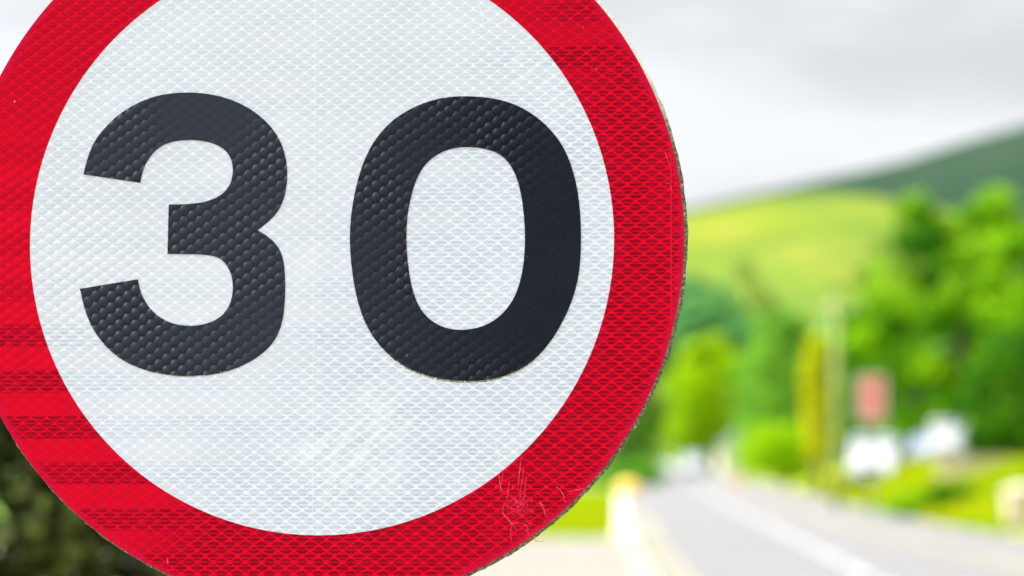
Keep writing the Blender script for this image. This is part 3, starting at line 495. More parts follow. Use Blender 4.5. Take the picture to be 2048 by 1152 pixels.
def ribbon(name, fa, fb, z, mat, ds=DS, kind='structure'):
    b = MB(); vs = []
    for d in ds: vs += [(fa(d), d, z), (fb(d), d, z)]
    b.add(vs, [(2*i, 2*i+1, 2*i+3, 2*i+2) for i in range(len(ds)-1)])
    return tag(b.build(name, mat), kind=kind)
ribbon('road', fL, fR, 0.004, ASPH)
def raised(name, fa, fb, z, mat, ds):
    b = MB(); vs = []
    for d in ds: vs += [(fa(d), d, 0.0), (fa(d), d, z), (fb(d), d, z), (fb(d), d, 0.0)]
    fs = []
    for i in range(len(ds)-1):
        for k in range(3): fs.append((4*i+k, 4*i+k+1, 4*i+k+5, 4*i+k+4))
    fs += [(0, 3, 2, 1), tuple(4*(len(ds)-1)+k for k in (0, 1, 2, 3))]
    b.add(vs, fs); return tag(b.build(name, mat), kind='structure')
raised('pavement', lambda d: fR(d) + 0.132, fV, 0.118, PAVE, DS)
raised('kerb', lambda d: fR(d) + 0.002, lambda d: fR(d) + 0.130, 0.122, KERB, DS)
KERBL = ground_mat('limewashed kerb stone', (0.36, 0.325, 0.225), (0.41, 0.37, 0.255), (0.29, 0.265, 0.20), 1.0, 8.0, 0.85)
raised('kerb', lambda d: fL(d) - 0.302, lambda d: fL(d) - 0.002, 0.122, KERBL, [d for d in DS if d <= 240])
raised('forecourt', lambda d: -14.0, lambda d: fL(d) - 0.304, 0.112, DRIVE, [float(q) for q in range(-20, 45, 4)] + [46.5])
for off in (0.20, 0.42):
    ribbon('edge_line', lambda d, off=off: fL(d) + off, lambda d, off=off: fL(d) + off + 0.11, 0.009, YLINE, [d for d in DS if d <= 70])
# dashed centre line
b = MB(); d = -6.0
while d < 240:
    ds = np.linspace(d, d + 4.4, 4); i0 = len(b.v)
    vs = []
    for q in ds: vs += [(fC(q) - 0.10, q, 0.009), (fC(q) + 0.10, q, 0.009)]
    b.add(vs, [(2*i, 2*i+1, 2*i+3, 2*i+2) for i in range(3)]); d += 5.6
tag(b.build('centre_line', LINE), kind='structure')

# grassy bank to the right of the footpath
def sstep(x): x = min(max(x, 0), 1); return x * x * (3 - 2 * x)
def bank_h(x, d):
    h = 1.3 * sstep((x - fV(d)) / 4.2) * sstep((d - 51) / 9.0) * (1 - sstep((d - 210) / 40.0))
    return h
b = MB(); bx = list(np.arange(0, 8, 0.5)) + list(np.arange(8, 60, 3.0)); by = list(np.arange(50, 90, 1.0)) + list(np.arange(90, 256, 6.0))
vs = [(fV(y) + x, y, (bank_h(fV(y) + x, y) + 0.02 + (0.10 * math.sin(x * 1.7 + y * 0.9) * math.sin(y * 0.53) if x > 1 else 0) * sstep((y - 51) / 9)) if x > 0 else -0.03) for y in by for x in bx]
nx_ = len(bx)
b.add(vs, [(j*nx_+i, j*nx_+i+1, (j+1)*nx_+i+1, (j+1)*nx_+i) for j in range(len(by)-1) for i in range(nx_-1)])
BANK = ground_mat('long sunlit grass', (0.30, 0.36, 0.003), (0.38, 0.38, 0.003), (0.17, 0.27, 0.003), 0.12, 0.9)
tag(b.build('grass_bank', BANK, smooth=True), kind='structure')

# hillside of fields and the dark hill behind
def ridge_mesh(name, prof, d0, d1, mat, xs, base=0.0, back=600, rough=0.0, nrow=26):
    b = MB(); P = sorted(prof); vs = []
    rows = list(np.linspace(0, 1, nrow)) + [1.1, 1.25, 1.5]
    for t in rows:
        d = d0 + (d1 - d0) * t if t <= 1 else d1 + back * (t - 1)
        for x in xs:
            px = 1024 + x * FPX / d1
            H = hz(float(np.interp(px, [p[0] for p in P], [p[1] for p in P])), d1)
            k = (0.25 * t + 0.75 * sstep(t)) if t <= 1 else 1 - (t - 1) * 0.8
            z = H * k + rough * (math.sin(x * 0.021 + d * 0.013) + math.sin(x * 0.047 - d * 0.03)) * math.sin(math.pi * min(t, 1))
            vs.append((x, d, z - (0.5 if t == 0 else 0)))
    n = len(xs); b.add(vs, [(j*n+i, j*n+i+1, (j+1)*n+i+1, (j+1)*n+i) for j in range(len(rows)-1) for i in range(n-1)])
    return tag(b.build(name, mat, smooth=True), kind='structure')
def hill_mat():
    t = NT('sunlit hill pasture'); p = t.pos()
    n = t.ss(t.noise(t.mapping(p, (1, 0.7, 2.2)), 0.0085, 3, 0.5), 0.42, 0.56); m = t.ss(t.noise(t.mapping(p, (1, 1, 3)), 0.014, 4, 0.65), 0.45, 0.62)
    col = t.mix(n, (0.135, 0.170, 0.008), (0.185, 0.185, 0.018)); col = t.mix(t.m_('MULTIPLY', m, 0.8), col, (0.065, 0.12, 0.010))
    sz = t.n('ShaderNodeSeparateXYZ'); t.t.links.new(p, sz.inputs[0])
    wet = t.ss(t.m_('ADD', sz.outputs[2], t.m_('MULTIPLY', t.noise(p, 0.012, 3), 60.0)), 75.0, 110.0, 0.75, 0.0)      # lusher meadows low down
    col = t.mix(wet, col, (0.075, 0.14, 0.014))
    return t.end(t.bsdf(col, 0.95, None, 0.1))
def moor_mat():
    t = NT('dark heather moor'); p = t.pos(); n = t.ss(t.noise(p, 0.0022, 4, 0.6), 0.4, 0.62)
    return t.end(t.bsdf(t.mix(n, (0.013, 0.035, 0.015), (0.025, 0.047, 0.024)), 0.95, None, 0.1))
ridge_mesh('hillside', [(-3000, 700), (0, 640), (700, 560), (1200, 462), (1375, 430), (1500, 406), (1620, 392), (1750, 398), (1850, 428), (2048, 490), (2600, 560), (4000, 700)],
           430, 1000, hill_mat(), list(np.arange(-700, 900, 20.0)), rough=1.2)
ridge_mesh('moorland_hill', [(-4000, 760), (0, 660), (900, 530), (1200, 456), (1375, 417), (1500, 389), (1620, 362), (1700, 346), (1800, 323), (1900, 291), (2048, 247), (2300, 190), (2700, 150), (4000, 300)],
           1700, 3200, moor_mat(), list(np.arange(-2600, 3000, 60.0)), rough=3.0)

# ================================================================ TREES AND PLANTS
BARK = simple('grey brown bark', (0.10, 0.08, 0.055), (0.17, 0.14, 0.10), 3, 0.9, 0.6, 0.02)
LF_BRIGHT = leaf_mat('bright fresh foliage', (0.035, 0.18, 0.001), (0.32, 0.60, 0.001), (0.02, 0.12, 0.001), 0.38, 0.28)  # shade in the gaps between clumps partly put into the dark leaf tones
LF_YEL = leaf_mat('yellow green foliage', (0.34, 0.56, 0.001), (0.50, 0.62, 0.001), (0.16, 0.36, 0.002), 0.30, 0.5)
LF_DARK = leaf_mat('deep green foliage', (0.03, 0.14, 0.005), (0.10, 0.30, 0.003), (0.015, 0.08, 0.007), 0.30, 0.35)
LF_GREY = leaf_mat('greyish green foliage', (0.15, 0.36, 0.025), (0.25, 0.50, 0.03), (0.09, 0.25, 0.035), 0.22, 0.3)
LF_TEAL = leaf_mat('hazy blue green foliage', (0.12, 0.33, 0.09), (0.18, 0.40, 0.09), (0.09, 0.25, 0.08), 0.03, 0.2)  # slight distance haze put into the leaf colour
LF_HEDGE = leaf_mat('dull hedge leaves', (0.048, 0.080, 0.018), (0.11, 0.145, 0.018), (0.065, 0.055, 0.028), 1.6, 0.25)
TWIG = simple('brown hedge twigs', (0.05, 0.036, 0.022), (0.085, 0.065, 0.04), 6, 0.9, 0.4, 0.004)
LF_GOLD = leaf_mat('golden young foliage', (0.62, 0.62, 0.002), (0.72, 0.66, 0.002), (0.45, 0.52, 0.002), 0.3, 0.5)
GRASSB = leaf_mat('long grass blades', (0.36, 0.44, 0.002), (0.46, 0.45, 0.002), (0.20, 0.34, 0.002), 0.25, 0.4)

def leaves(centers, normals, size, aspect=0.6):
    """rhombic leaf faces; returns verts (4n,3)"""
    n = len(centers); nr = normals / (np.linalg.norm(normals, axis=1, keepdims=True) + 1e-9)
    r = rng.normal(size=(n, 3)); a = np.cross(nr, r); a /= np.linalg.norm(a, axis=1, keepdims=True) + 1e-9; b = np.cross(nr, a)
    s = size * rng.uniform(0.6, 1.35, (n, 1))
    return np.stack([centers - a * s, centers - b * s * aspect + nr * s * 0.15, centers + a * s, centers + b * s * aspect + nr * s * 0.15], 1).reshape(-1, 3)
def quads(name, V, mat, parent=None):
    n = len(V) // 4; me = bpy.data.meshes.new(name); me.vertices.add(len(V)); me.vertices.foreach_set('co', V.astype(np.float32).ravel())
    me.loops.add(len(V)); me.loops.foreach_set('vertex_index', np.arange(len(V), dtype=np.int32))
    me.polygons.add(n); me.polygons.foreach_set('loop_start', np.arange(0, 4*n, 4, dtype=np.int32))
    me.update(calc_edges=True); return link(name, me, mat, parent)
def clump_cloud(clumps, per, size):
    Vs = []
    for (cx, cy, cz, rx, ry, rz) in clumps:
        u = rng.normal(size=(per, 3)); u /= np.linalg.norm(u, axis=1, keepdims=True)
        r = rng.uniform(0.15, 1.0, (per, 1)) ** 0.45 * rng.uniform(0.85, 1.18, (per, 1))
        c = np.array([cx, cy, cz]) + u * r * np.array([rx, ry, rz])
        Vs.append(leaves(c, u * 1.0 + rng.normal(size=(per, 3)) * 0.75 + np.array([0, 0, 0.35]), size))
    return np.concatenate(Vs)
def crown_clumps(H, W, base, n, k=0.24, conic=0.0):
    out = []
    for i in range(n):
        t = (i + random.random()) / n; z = base + (H - base) * t
        prof = math.sqrt(max(0.05, 1 - ((t - 0.42) / 0.62) ** 2))
        a = i * 2.399 + random.uniform(-0.4, 0.4); rr = W / 2 * prof * random.uniform(0.35, 0.95) * (0.85 if not conic else 0.7)
        s = W * k * random.uniform(0.65, 1.2) * (0.6 + 0.4 * prof)
        out.append((rr * math.cos(a), rr * math.sin(a), z, s, s, s * random.uniform(0.65, 0.9)))
    return out
def make_tree(H, W, mat, n=34, per=170, size=0.16, base=None, name='broadleaf_tree', conic=0.0, k=0.24):
    root = empty(name, (0, 0, 0)); base = H * 0.28 if base is None else base
    cl = crown_clumps(H * 0.95, W, base, n, k, conic)
    tr = MB(); tr.tube([(0, 0, -0.3), (W*0.01, 0, H*0.2), (-W*0.012, W*0.01, H*0.45), (0, 0, H*(0.72 if not conic else 0.93))], [H*0.028, H*0.021, H*0.014, H*0.003], 9)
    for c in cl[::3]:
        z0 = max(H*0.16, c[2] * 0.62); tr.tube([(0, 0, z0), (c[0]*0.5, c[1]*0.5, z0 + (c[2]-z0)*0.6), (c[0]*0.95, c[1]*0.95, c[2])], [H*0.010, H*0.006, H*0.002], 5)
    tr.build('trunk', BARK, root, smooth=True)
    quads('crown', clump_cloud(cl, per, size), mat, root)
    return root
def place(t, px, d, z=None, rz=0.0, s=1.0):
    x = gx(px, d); t.location = (x, d, (bank_h(x, d) if x > fV(min(d, 400)) else 0.0) if z is None else z); t.rotation_euler = (0, 0, rz); t.scale = (s, s, s); return t
G1 = 'trees standing behind the bank on the right'
t1 = place(make_tree(13.2, 11.0, LF_BRIGHT, 40, 330, 0.19, 0.8, k=0.15), 1925, 114); tag(t1, 'tallest bright green tree, right of the wooden pole, behind the parked van', 'tree', G1)
t2 = place(make_tree(11.5, 8.5, LF_BRIGHT, 30, 300, 0.18, 0.6, k=0.15), 2105, 106); tag(t2, 'bright green tree cut by the right edge, above the stone gate pier', 'tree', G1)
t3 = place(make_tree(9.0, 6.5, LF_DARK, 26, 260, 0.18, 0.4, k=0.17), 1775, 126); tag(t3, 'dark green tree directly behind the pink board', 'tree', G1)
t4 = place(make_tree(5.6, 5.0, LF_DARK, 24, 200, 0.15, 0.2), 2035, 100); tag(t4, 'low spreading dark tree right of the silver white van', 'tree', G1)
G2 = 'trees beside the road in the middle distance'
t5 = place(make_tree(22.5, 21.0, LF_YEL, 38, 300, 0.46, 0.5, k=0.15), 1415, 418, 0); tag(t5, 'vivid yellow-green tree just right of the sign, above the far end of the road', 'tree', G2)
t6 = place(make_tree(11.5, 6.0, LF_DARK, 26, 190, 0.2, 0.6), 1268, 205, 0); tag(t6, 'dark green tree touching the right edge of the sign', 'tree', G2)
t7 = place(make_tree(16.5, 9.5, LF_GREY, 38, 190, 0.28, 1.5), 1570, 235, 0); tag(t7, 'greyish green tree between the yellow-green tree and the wooden pole', 'tree', G2)
t8 = place(make_tree(13.5, 7.0, LF_GREY, 28, 170, 0.26, 1.0), 1516, 268, 0); tag(t8, 'smaller grey-green tree above the cream cottage', 'tree', G2)
t9 = place(make_tree(11.8, 4.6, LF_BRIGHT, 26, 190, 0.18, 1.0), 1700, 150, 0); tag(t9, 'mid green tree showing just behind the wooden pole', 'tree', G2)
t10 = place(make_tree(7.6, 1.2, LF_GOLD, 22, 130, 0.11, 1.2, 'young_tree', k=0.36), 1634, 108); tag(t10, 'slender young tree with yellow leaves just left of the wooden pole', 'tree')
# bushes
def make_bush(W, H, mat, n=14, per=170, size=0.09, name='bush'):
    root = empty(name, (0, 0, 0)); cl = []
    for i in range(n):
        a = i * 2.399; r = W / 2 * math.sqrt((i + 0.5) / n) * 0.8; s = W * 0.22 * random.uniform(0.7, 1.2)
        cl.append((r * math.cos(a), r * math.sin(a) * 0.8, (H - s*0.8) * (0.35 + 0.65 * random.random()) * (1 - 0.35 * r / (W/2)), s, s, s * 0.85))
    st = MB()
    for c in cl[::2]: st.tube([(0, 0, -0.1), (c[0]*0.5, c[1]*0.5, c[2]*0.55), (c[0]*0.9, c[1]*0.9, c[2])], [0.03*H/2, 0.02*H/2, 0.006], 5)
    st.build('stem', BARK, root); quads('foliage', clump_cloud(cl, per, size), mat, root); return root
b1 = place(make_bush(5.0, 4.3, LF_YEL, 24, 240, 0.12), 1570, 132, 0.2); tag(b1, 'large yellow-green bush right of the cream cottage by the footpath', 'bush')
b2 = place(make_bush(1.7, 1.0, LF_BRIGHT, 10, 150, 0.06), 1838, 63); tag(b2, 'small green bush on the bank below the parked van', 'bush', 'small bushes on the grass bank')
b3 = place(make_bush(1.5, 0.95, LF_DARK, 10, 150, 0.06), 1912, 62); tag(b3, 'small darker bush on the bank, nearest the stone gate pier', 'bush', 'small bushes on the grass bank')
b4 = place(make_bush(3.0, 2.2, LF_GREY, 14, 170, 0.10), 1288, 165, 0); tag(b4, 'olive bush left of the road beside the edge of the sign', 'bush')
b5 = place(make_bush(5.5, 1.4, LF_DARK, 18, 170, 0.10), 1246, 150, 0); tag(b5, 'low dark hedge bush left of the road behind the cream bollard', 'bush')
# far trees on the hillside
proto = make_tree(15, 10, LF_TEAL, 16, 60, 0.9, 1.0, k=0.28)
GH = 'blue-green trees at the foot of the hillside'
def hill_z(x, d):
    t = (d - 430) / 570; px = 1024 + x * FPX / 1000
    P = [(-3000, 700), (0, 640), (700, 560), (1200, 462), (1375, 430), (1500, 406), (1620, 392), (1750, 398), (1850, 428), (2048, 490), (2600, 560), (4000, 700)]
    H = hz(float(np.interp(px, [p[0] for p in P], [p[1] for p in P])), 1000)
    return max(0, H * (0.25 * t + 0.75 * sstep(t)))
far = []
for i in range(16):
    far.append((1250 + 23 * i + random.uniform(-8, 8), 600 + random.uniform(-25, 25), random.uniform(0.85, 1.25)))
for i in range(9):
    far.append((1300 + 19 * i + random.uniform(-6, 6), 665 + random.uniform(-12, 12) - i * 3, random.uniform(0.8, 1.1)))
for i in range(12):
    far.append((1560 + 34 * i + random.uniform(-8, 8), 560 + random.uniform(-25, 25), random.uniform(0.9, 1.3)))
for i, (px, d, s) in enumerate(far):
    o = proto if i == 0 else copy_tree(proto)
    x = gx(px, d); o.location = (x, d, hill_z(x, d) - 0.5); o.scale = (s, s, s * random.uniform(0.85, 1.15)); o.rotation_euler = (0, 0, random.uniform(0, 6.28))
    tag(o, 'distant blue-green tree in the wood along the foot of the hillside', 'tree', GH)
LF_PALE = leaf_mat('pale hill foliage', (0.30, 0.40, 0.07), (0.34, 0.44, 0.075), (0.24, 0.34, 0.07), 0.1, 0.3)
proto2 = make_tree(9, 8, LF_PALE, 12, 50, 0.7, 0.6, k=0.3)
spots = [(1440 + 23 * i + random.uniform(-9, 9), random.uniform(665, 760), random.uniform(0.45, 0.9)) for i in range(16)]
spots = [q for q in spots if abs(q[0] - 1604) > 40]
for i, (px, d, s) in enumerate(spots):
    o = proto2 if i == 0 else copy_tree(proto2)
    x = gx(px, d); o.location = (x, d, hill_z(x, d) - 0.5); o.scale = (s, s, s); o.rotation_euler = (0, 0, random.uniform(0, 6.28))
    tag(o, 'distant scattered grey-green tree in the pasture on the hillside', 'tree', 'scattered trees on the hill pasture')

# long grass on the bank: nobody could count the blades
def grass_on(name, label_, N, region, hfun, h, mat, wdt=0.02):
    x, y = region(N); z = np.array([hfun(a, b) for a, b in zip(x, y)]); n = len(x)
    c = np.stack([x, y, z - 0.02], 1); a = rng.uniform(0, 2*math.pi, n); hh = h * rng.uniform(0.5, 1.3, n)
    t = np.stack([np.cos(a), np.sin(a), np.zeros(n)], 1) * wdt; lean = np.stack([rng.normal(size=n)*0.25, rng.normal(size=n)*0.25, np.ones(n)], 1) * hh[:, None]
    V = np.stack([c - t, c + t, c + t * 0.4 + lean, c - t * 0.4 + lean], 1).reshape(-1, 3)
    return tag(quads(name, V, mat), label_, 'grass', kind='stuff')
def reg_bank(N):
    y = rng.uniform(52, 120, N); return np.array([fV(q) for q in y]) + rng.uniform(0.15, 7.5, N) ** 1.0, y
grass_on('bank_grass', 'long sunlit yellow-green grass covering the bank beside the footpath', 26000, reg_bank, lambda a, b: bank_h(a, b), 0.34, GRASSB, 0.045)
def reg_left(N):
    y = rng.uniform(47, 110, N); return np.array([fL(q) for q in y]) - rng.uniform(0.25, 9, N), y
grass_on('verge_grass', 'bright green grass of the verge left of the road', 12000, reg_left, lambda a, b: 0.0, 0.22, GRASSB, 0.04)

# dark roadside hedge behind the lower left of the sign
hd = empty('hedge', (-1.9, 6.6, 0)); tag(hd, 'dark shaded hedge of dull leaves and brown twigs behind the lower left of the sign', 'hedge')
cl = []
for i in range(300):
    cl.append((random.uniform(-2.6, 1.45), random.uniform(-0.45, 0.5), random.uniform(0.1, 2.0), 0.28, 0.24, 0.22))
quads('foliage', clump_cloud(cl, 210, 0.034), LF_HEDGE, hd)
b = MB()
for i in range(90):
    x = random.uniform(-2.6, 1.6); y = random.uniform(-0.45, 0.45); zt = random.uniform(1.1, 2.1); l1, l2 = random.gauss(0, .14), random.gauss(0, .1)
    b.tube([(x, y, -0.05), (x + l1 * .5, y + l2 * .5, zt * 0.4), (x + l1, y + l2, zt * 0.75), (x + l1 * 1.5, y + l2, zt)], [0.011, 0.009, 0.006, 0.003], 5)
b.build('twigs', TWIG, hd)

# ================================================================ THINGS ALONG THE ROAD
WOODP = simple('weathered pale pole timber', (0.25, 0.28, 0.07), (0.31, 0.33, 0.09), 2, 0.85, 0.5, 0.01)
STEEL = simple('dull grey steel fittings', (0.30, 0.31, 0.32), (0.38, 0.39, 0.40), 6, 0.5, 0.2, 0.002, metal=0.5)
CERAM = simple('white ceramic insulator', (0.7, 0.7, 0.68), (0.75, 0.75, 0.72), 10, 0.3, 0.05, 0.001)
d = 74; x = gx(1672, d)
pole = empty('utility_pole', (x, d, bank_h(x, d) - 0.1)); tag(pole, 'tall pale wooden utility pole standing on the grass bank behind the footpath', 'pole')
b = MB(); b.tube([(0, 0, 0), (0.01, 0, 3), (0, 0, 6.8)], [0.13, 0.115, 0.10], 18); b.build('shaft', WOODP, pole, smooth=True)
b = MB(); b.box(-0.55, 0.55, -0.145, -0.105, 6.2, 6.3); arm = b.build('crossarm', WOODP, pole, bevel=0.008)
for sx in (-0.45, -0.2, 0.2, 0.45):
    b = MB(); b.tube([(sx, -0.125, 6.3), (sx, -0.125, 6.36), (sx, -0.125, 6.40), (sx, -0.125, 6.44)], [0.02, 0.045, 0.03, 0.04], 10); b.build('insulator', CERAM, arm, smooth=True)
b = MB(); b.box(-0.08, 0.08, -0.139, -0.119, 1.7, 1.95); b.build('number_plate', STEEL, pole, bevel=0.004)

# cream bollard with a yellow top
CREAM = simple('sunlit cream painted concrete', (0.82, 0.79, 0.68), (0.87, 0.85, 0.76), 3, 0.7, 0.3, 0.004)
YEL = simple('yellow painted band', (0.72, 0.46, 0.05), (0.78, 0.54, 0.09), 5, 0.6, 0.2, 0.003)
d = 47.6; bo = empty('bollard', (fL(d) - 0.155, d, 0.12)); tag(bo, 'thick cream bollard with a yellow top beside the left kerb', 'bollard')
b = MB(); b.tube([(0, 0, -0.05), (0, 0, 0.06), (0, 0, 0.10), (0, 0, 0.84)], [0.30, 0.30, 0.26, 0.24], 24); b.build('shaft', CREAM, bo, smooth=False, bevel=0.008)
b = MB(); b.tube([(0, 0, 0.842), (0, 0, 0.93), (0, 0, 1.02), (0, 0, 1.08), (0, 0, 1.10)], [0.26, 0.26, 0.22, 0.12, 0.02], 24); b.build('cap', YEL, bo, smooth=True)

# estate style board on a post
PINK = simple('faded pinkish red board', (0.72, 0.21, 0.17), (0.76, 0.29, 0.24), 2, 0.6, 0.1, 0.002)
WHT = simple('white painted board edge', (0.70, 0.70, 0.70), (0.78, 0.78, 0.78), 5, 0.6, 0.1, 0.002)
POSTW = simple('grey green treated post', (0.16, 0.17, 0.10), (0.22, 0.22, 0.13), 5, 0.85, 0.4, 0.004)
d = 66; x = gx(1742, d); sb = empty('sign_board', (x, d, bank_h(x, d) - 0.05)); tag(sb, 'upright pinkish red board on a post above the white van', 'sign board')
zt = hz(754, d) - sb.location.z; zb = hz(838, d) - sb.location.z
b = MB(); b.box(-0.045, 0.045, 0.0, 0.09, -0.1, zt - 0.12); b.build('post', POSTW, sb, bevel=0.006)
b = MB(); b.box(-0.34, 0.34, -0.024, -0.003, zb, zt); b.build('board', PINK, sb, bevel=0.004)
b = MB(); b.box(-0.38, -0.343, -0.034, 0.0, zb - 0.035, zt + 0.035); b.box(0.343, 0.38, -0.034, 0.0, zb - 0.035, zt + 0.035)
b.box(-0.342, 0.342, -0.034, 0.0, zt + 0.002, zt + 0.035); b.box(-0.342, 0.342, -0.034, 0.0, zb - 0.035, zb - 0.002); b.build('frame', WHT, sb)

# vehicles seen end on
GLASS = simple('dark tinted glass', (0.03, 0.04, 0.05), (0.05, 0.06, 0.07), 2, 0.08, 0.0, 0.001, spec=0.8)
TYRE = simple('black tyre rubber', (0.015, 0.015, 0.015), (0.03, 0.03, 0.03), 8, 0.85, 0.2, 0.004)
RIMM = simple('silver wheel rim', (0.45, 0.46, 0.47), (0.55, 0.56, 0.57), 8, 0.35, 0.05, 0.001, metal=0.6)
LAMPM = simple('clear headlight lens', (0.75, 0.77, 0.8), (0.8, 0.82, 0.85), 8, 0.12, 0.05, 0.001, spec=0.8)
TRIM = simple('black plastic trim', (0.025, 0.025, 0.028), (0.04, 0.04, 0.042), 8, 0.7, 0.2, 0.002)
def make_vehicle(name, paint, Wd, Ht, Ln, van=True):
    """front towards -y; lofted body, glazed cabin, four wheels"""
    root = empty(name, (0, 0, 0)); h = Wd / 2
    def loft(secs, mat, nm, parent=root, smooth=True, bev=0.04):
        b = MB(); n = len(secs[0]); vs = [v for s in secs for v in s]; fs = []
        for i in range(len(secs)-1):
            for k in range(n): fs.append((i*n+k, i*n+(k+1)%n, (i+1)*n+(k+1)%n, (i+1)*n+k))
        fs += [tuple(range(n)), tuple((len(secs)-1)*n+k for k in range(n))]
        b.add(vs, fs); return b.build(nm, mat, parent, smooth=False, bevel=bev)
    def sec(y, hw, z0, z1, top=0.9): return [(-hw*0.96, y, z0), (-hw, y, z0 + (z1-z0)*0.35), (-hw*top, y, z1 - 0.05), (-hw*(top-0.06), y, z1), (hw*(top-0.06), y, z1), (hw*top, y, z1 - 0.05), (hw, y, z0 + (z1-z0)*0.35), (hw*0.96, y, z0)]
    bon = Ht * (0.50 if van else 0.60)
    if van:
        S = [sec(0, h*0.9, 0.32, bon*0.82, 0.92), sec(0.12, h*0.98, 0.26, bon*0.94, 0.93), sec(0.85, h, 0.24, bon*1.12, 0.93), sec(1.55, h, 0.24, Ht*0.97, 0.86), sec(2.0, h, 0.24, Ht, 0.88), sec(Ln-0.1, h, 0.24, Ht, 0.88), sec(Ln, h*0.97, 0.30, Ht*0.96, 0.86)]
        wl = (0.93, 1.50, bon*1.13, Ht*0.93)
    else:
        S = [sec(0, h*0.88, 0.34, bon*0.80, 0.92), sec(0.15, h*0.97, 0.24, bon*0.93, 0.93), sec(1.2, h, 0.22, bon*1.06, 0.93), sec(2.0, h, 0.22, Ht*0.98, 0.76), sec(2.5, h, 0.22, Ht, 0.78), sec(Ln-0.9, h, 0.22, Ht*0.95, 0.78), sec(Ln-0.1, h*0.98, 0.24, bon*1.05, 0.9), sec(Ln, h*0.92, 0.34, bon*0.9, 0.9)]
        wl = (1.27, 1.95, bon*1.08, Ht*0.94)
    body = loft(S, paint, 'body')
    y0, y1, z0, z1 = wl
    b = MB(); o = 0.03
    b.add([(-h*0.80, y0-o, z0), (h*0.80, y0-o, z0), (h*0.72, y1-o, z1), (-h*0.72, y1-o, z1), (-h*0.80, y0+0.02, z0-0.02), (h*0.80, y0+0.02, z0-0.02), (h*0.72, y1+0.03, z1-0.02), (-h*0.72, y1+0.03, z1-0.02)],
          [(0,1,2,3), (7,6,5,4), (0,4,5,1), (1,5,6,2), (2,6,7,3), (3,7,4,0)]); b.build('windscreen', GLASS, root)
    for s in (-1, 1):
        b = MB(); xx = s * h * 0.955; b.box(min(xx, xx + s*0.03), max(xx, xx + s*0.03), y1 + 0.05, y1 + 0.95, z0 + 0.02, z1 - 0.12); b.build('side_window', GLASS, root, bevel=0.01)
        b = MB(); b.box(s*h*0.62 - h*0.22, s*h*0.62 + h*0.22, -0.035, 0.09, bon*0.60, bon*0.76); b.build('headlight', LAMPM, root, bevel=0.03)
        b = MB(); b.box(s*h*1.09 - 0.09, s*h*1.09 + 0.09, y1 - 0.25, y1 - 0.13, z0 + 0.02, z0 + 0.24); b.build('mirror', TRIM, root, bevel=0.03)
        for yy in (0.85, Ln - 0.85):
            xw = s * (h - 0.10); wb_ = MB(); wb_.tube([(xw - 0.11, yy, 0.33), (xw - 0.09, yy, 0.33), (xw + 0.09, yy, 0.33), (xw + 0.11, yy, 0.33)], [0.29, 0.33, 0.33, 0.29], 20); wh = wb_.build('wheel', TYRE, root, smooth=False)
            wb_ = MB(); wb_.tube([(xw + s*0.105, yy, 0.33), (xw + s*0.118, yy, 0.33)], [0.21, 0.19], 18); wb_.build('rim', RIMM, wh)
    b = MB(); b.box(-h*0.42, h*0.42, -0.03, 0.05, bon*0.55, bon*0.74); b.build('grille', TRIM, root, bevel=0.015)
    b = MB(); b.box(-h*0.93, h*0.93, -0.06, 0.10, 0.30, 0.50); b.build('bumper', TRIM if van else paint, root, bevel=0.04)
    b = MB(); b.box(-0.26, 0.26, -0.078, -0.063, 0.36, 0.47); b.build('licence_plate', WHT, root, bevel=0.004)
    return root
def paint(name, a, b): return simple(name, a, b, 1.0, 0.28, 0.0, 0.001, coat=0.5)
PW = paint('white vehicle paint', (0.36, 0.37, 0.37), (0.40, 0.40, 0.40)); PS = paint('pale silver vehicle paint', (0.34, 0.34, 0.34), (0.38, 0.38, 0.38))
PB = paint('lilac grey vehicle paint', (0.20, 0.22, 0.31), (0.25, 0.27, 0.36))
v = make_vehicle('parked_van', PW, 1.9, 2.1, 4.8, True); place(v, 1742, 94, rz=R(-11)); tag(v, 'white van parked end-on behind the grass bank under the pink board', 'van')
v = make_vehicle('parked_van', PS, 1.6, 2.0, 4.2, True); place(v, 1894, 100, rz=R(-10)); tag(v, 'silver white van parked on the right, under the tallest tree', 'van')
v = make_vehicle('parked_car', PB, 1.78, 1.42, 4.2, False); place(v, 1853, 105, rz=R(-10)); tag(v, 'lilac grey car parked between the white van and the silver white van', 'car')
v = make_vehicle('delivery_van', PW, 2.0, 2.2, 5.0, True); v.location = (fC(228) + 1.1, 228, 0.008); tag(v, 'tiny white van far down the road at the bend', 'van')
v = make_vehicle('car', PS, 1.8, 1.45, 4.3, False); v.location = (fL(196) + 1.3, 196, 0.008); tag(v, 'small pale car on the left side of the road before the bend', 'car')

# cream cottage at the end of the road
COTT = simple('cream lime render', (0.62, 0.56, 0.42), (0.70, 0.64, 0.50), 0.8, 0.9, 0.3, 0.01)
SLATE = simple('grey slate roof', (0.10, 0.11, 0.12), (0.16, 0.16, 0.17), 2.5, 0.7, 0.4, 0.02)
d = 362; ct = empty('cottage', (gx(1476, d), d, 0)); tag(ct, 'small cream cottage with a gable end beyond the bend of the road', 'cottage')
b = MB(); b.prism([(-2.5, 0), (2.5, 0), (2.5, 3.3), (0, 5.6), (-2.5, 3.3)], 0, 8); b.build('wall', COTT, ct)
b = MB()
for s in (-1, 1): b.prism([(0, 5.62), (s*2.75, 3.09), (s*2.75, 3.27), (0, 5.84)], -0.25, 8.25)
rf = b.build('roof', SLATE, ct)
b = MB(); b.box(-0.35, 0.35, 0.4, 1.0, 5.5, 6.5); b.box(-0.41, 0.41, 0.34, 1.06, 6.502, 6.6); b.build('chimney', COTT, rf)
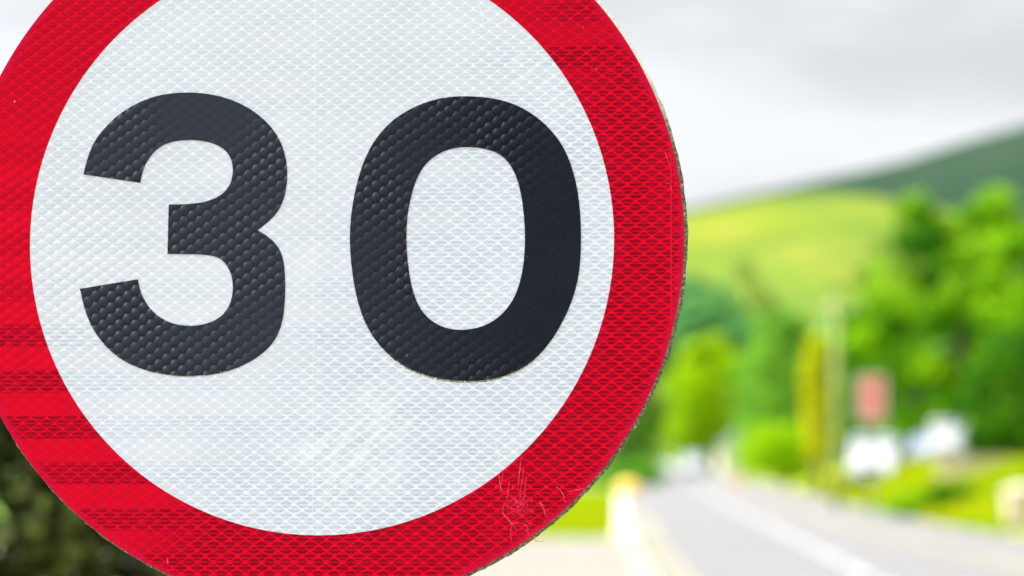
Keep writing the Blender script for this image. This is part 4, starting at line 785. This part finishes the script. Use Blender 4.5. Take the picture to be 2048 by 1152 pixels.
for (wx, wz) in ((-1.2, 1.1), (0.0, 3.2)):
    b = MB(); b.box(wx-0.42, wx+0.42, -0.03, 0.05, wz, wz+1.1); f_ = b.build('window', WHT, ct); b = MB(); b.box(wx-0.34, wx+0.34, -0.045, -0.032, wz+0.08, wz+1.02); b.build('pane', GLASS, f_)
b = MB(); b.box(0.7, 1.6, -0.03, 0.05, 0.05, 2.1); dr = b.build('door', POSTW, ct); b = MB(); b.box(1.42, 1.5, -0.07, -0.032, 1.0, 1.05); b.build('handle', STEEL, dr)

# traffic cone
ORA = simple('orange cone plastic', (0.75, 0.13, 0.03), (0.8, 0.18, 0.05), 4, 0.5, 0.1, 0.002)
d = 150; cn = empty('traffic_cone', (fR(d) + 0.7, d, 0.12)); tag(cn, 'small orange traffic cone on the footpath below the large yellow-green bush', 'traffic cone')
b = MB(); b.box(-0.26, 0.26, -0.26, 0.26, 0, 0.04); b.tube([(0, 0, 0.04), (0, 0, 0.9)], [0.20, 0.03], 18); b.build('cone_body', ORA, cn)
b = MB(); b.tube([(0, 0, 0.45), (0, 0, 0.62)], [0.124, 0.091], 18); b.build('sleeve', WHT, cn)

# stone gate pier at the right edge and the low wall behind the bank
STONE = simple('warm pale sandstone', (0.52, 0.42, 0.31), (0.62, 0.51, 0.39), 2.5, 0.9, 0.5, 0.012)
d = 52.5; gp = empty('gate_pier', (gx(2034, d), d, -0.05)); tag(gp, 'pale sandstone gate pier at the far right end of the grass bank', 'gate pier')
b = MB(); b.box(-0.27, 0.27, -0.27, 0.27, 0, 0.92); b.build('shaft', STONE, gp, bevel=0.015)
b = MB(); b.box(-0.33, 0.33, -0.33, 0.33, 0.922, 1.0); b.add([(-0.30,-0.30,1.002),(0.30,-0.30,1.002),(0.30,0.30,1.002),(-0.30,0.30,1.002),(0,0,1.16)], [(0,1,4),(1,2,4),(2,3,4),(3,0,4),(3,2,1,0)]); b.build('cap', STONE, gp, bevel=0.008)
d = 71; lw = empty('stone_wall', (gx(1945, d), d, 1.1)); tag(lw, 'low pale stone wall on top of the grass bank in front of the low tree', 'wall')
b = MB()
for row in range(3):
    xx = -1.05 + (0.17 if row % 2 else 0)
    while xx < 0.9:
        l = random.uniform(0.26, 0.42); b.box(xx, min(xx + l - 0.012, 1.05), -0.15 + random.uniform(0, .02), 0.15, 0.02 + row*0.17, 0.02 + row*0.17 + 0.16); xx += l
b.build('stones', STONE, lw, bevel=0.012)
b = MB(); b.box(-1.1, 1.1, -0.19, 0.19, 0.53, 0.60); b.build('coping', STONE, lw, bevel=0.01)
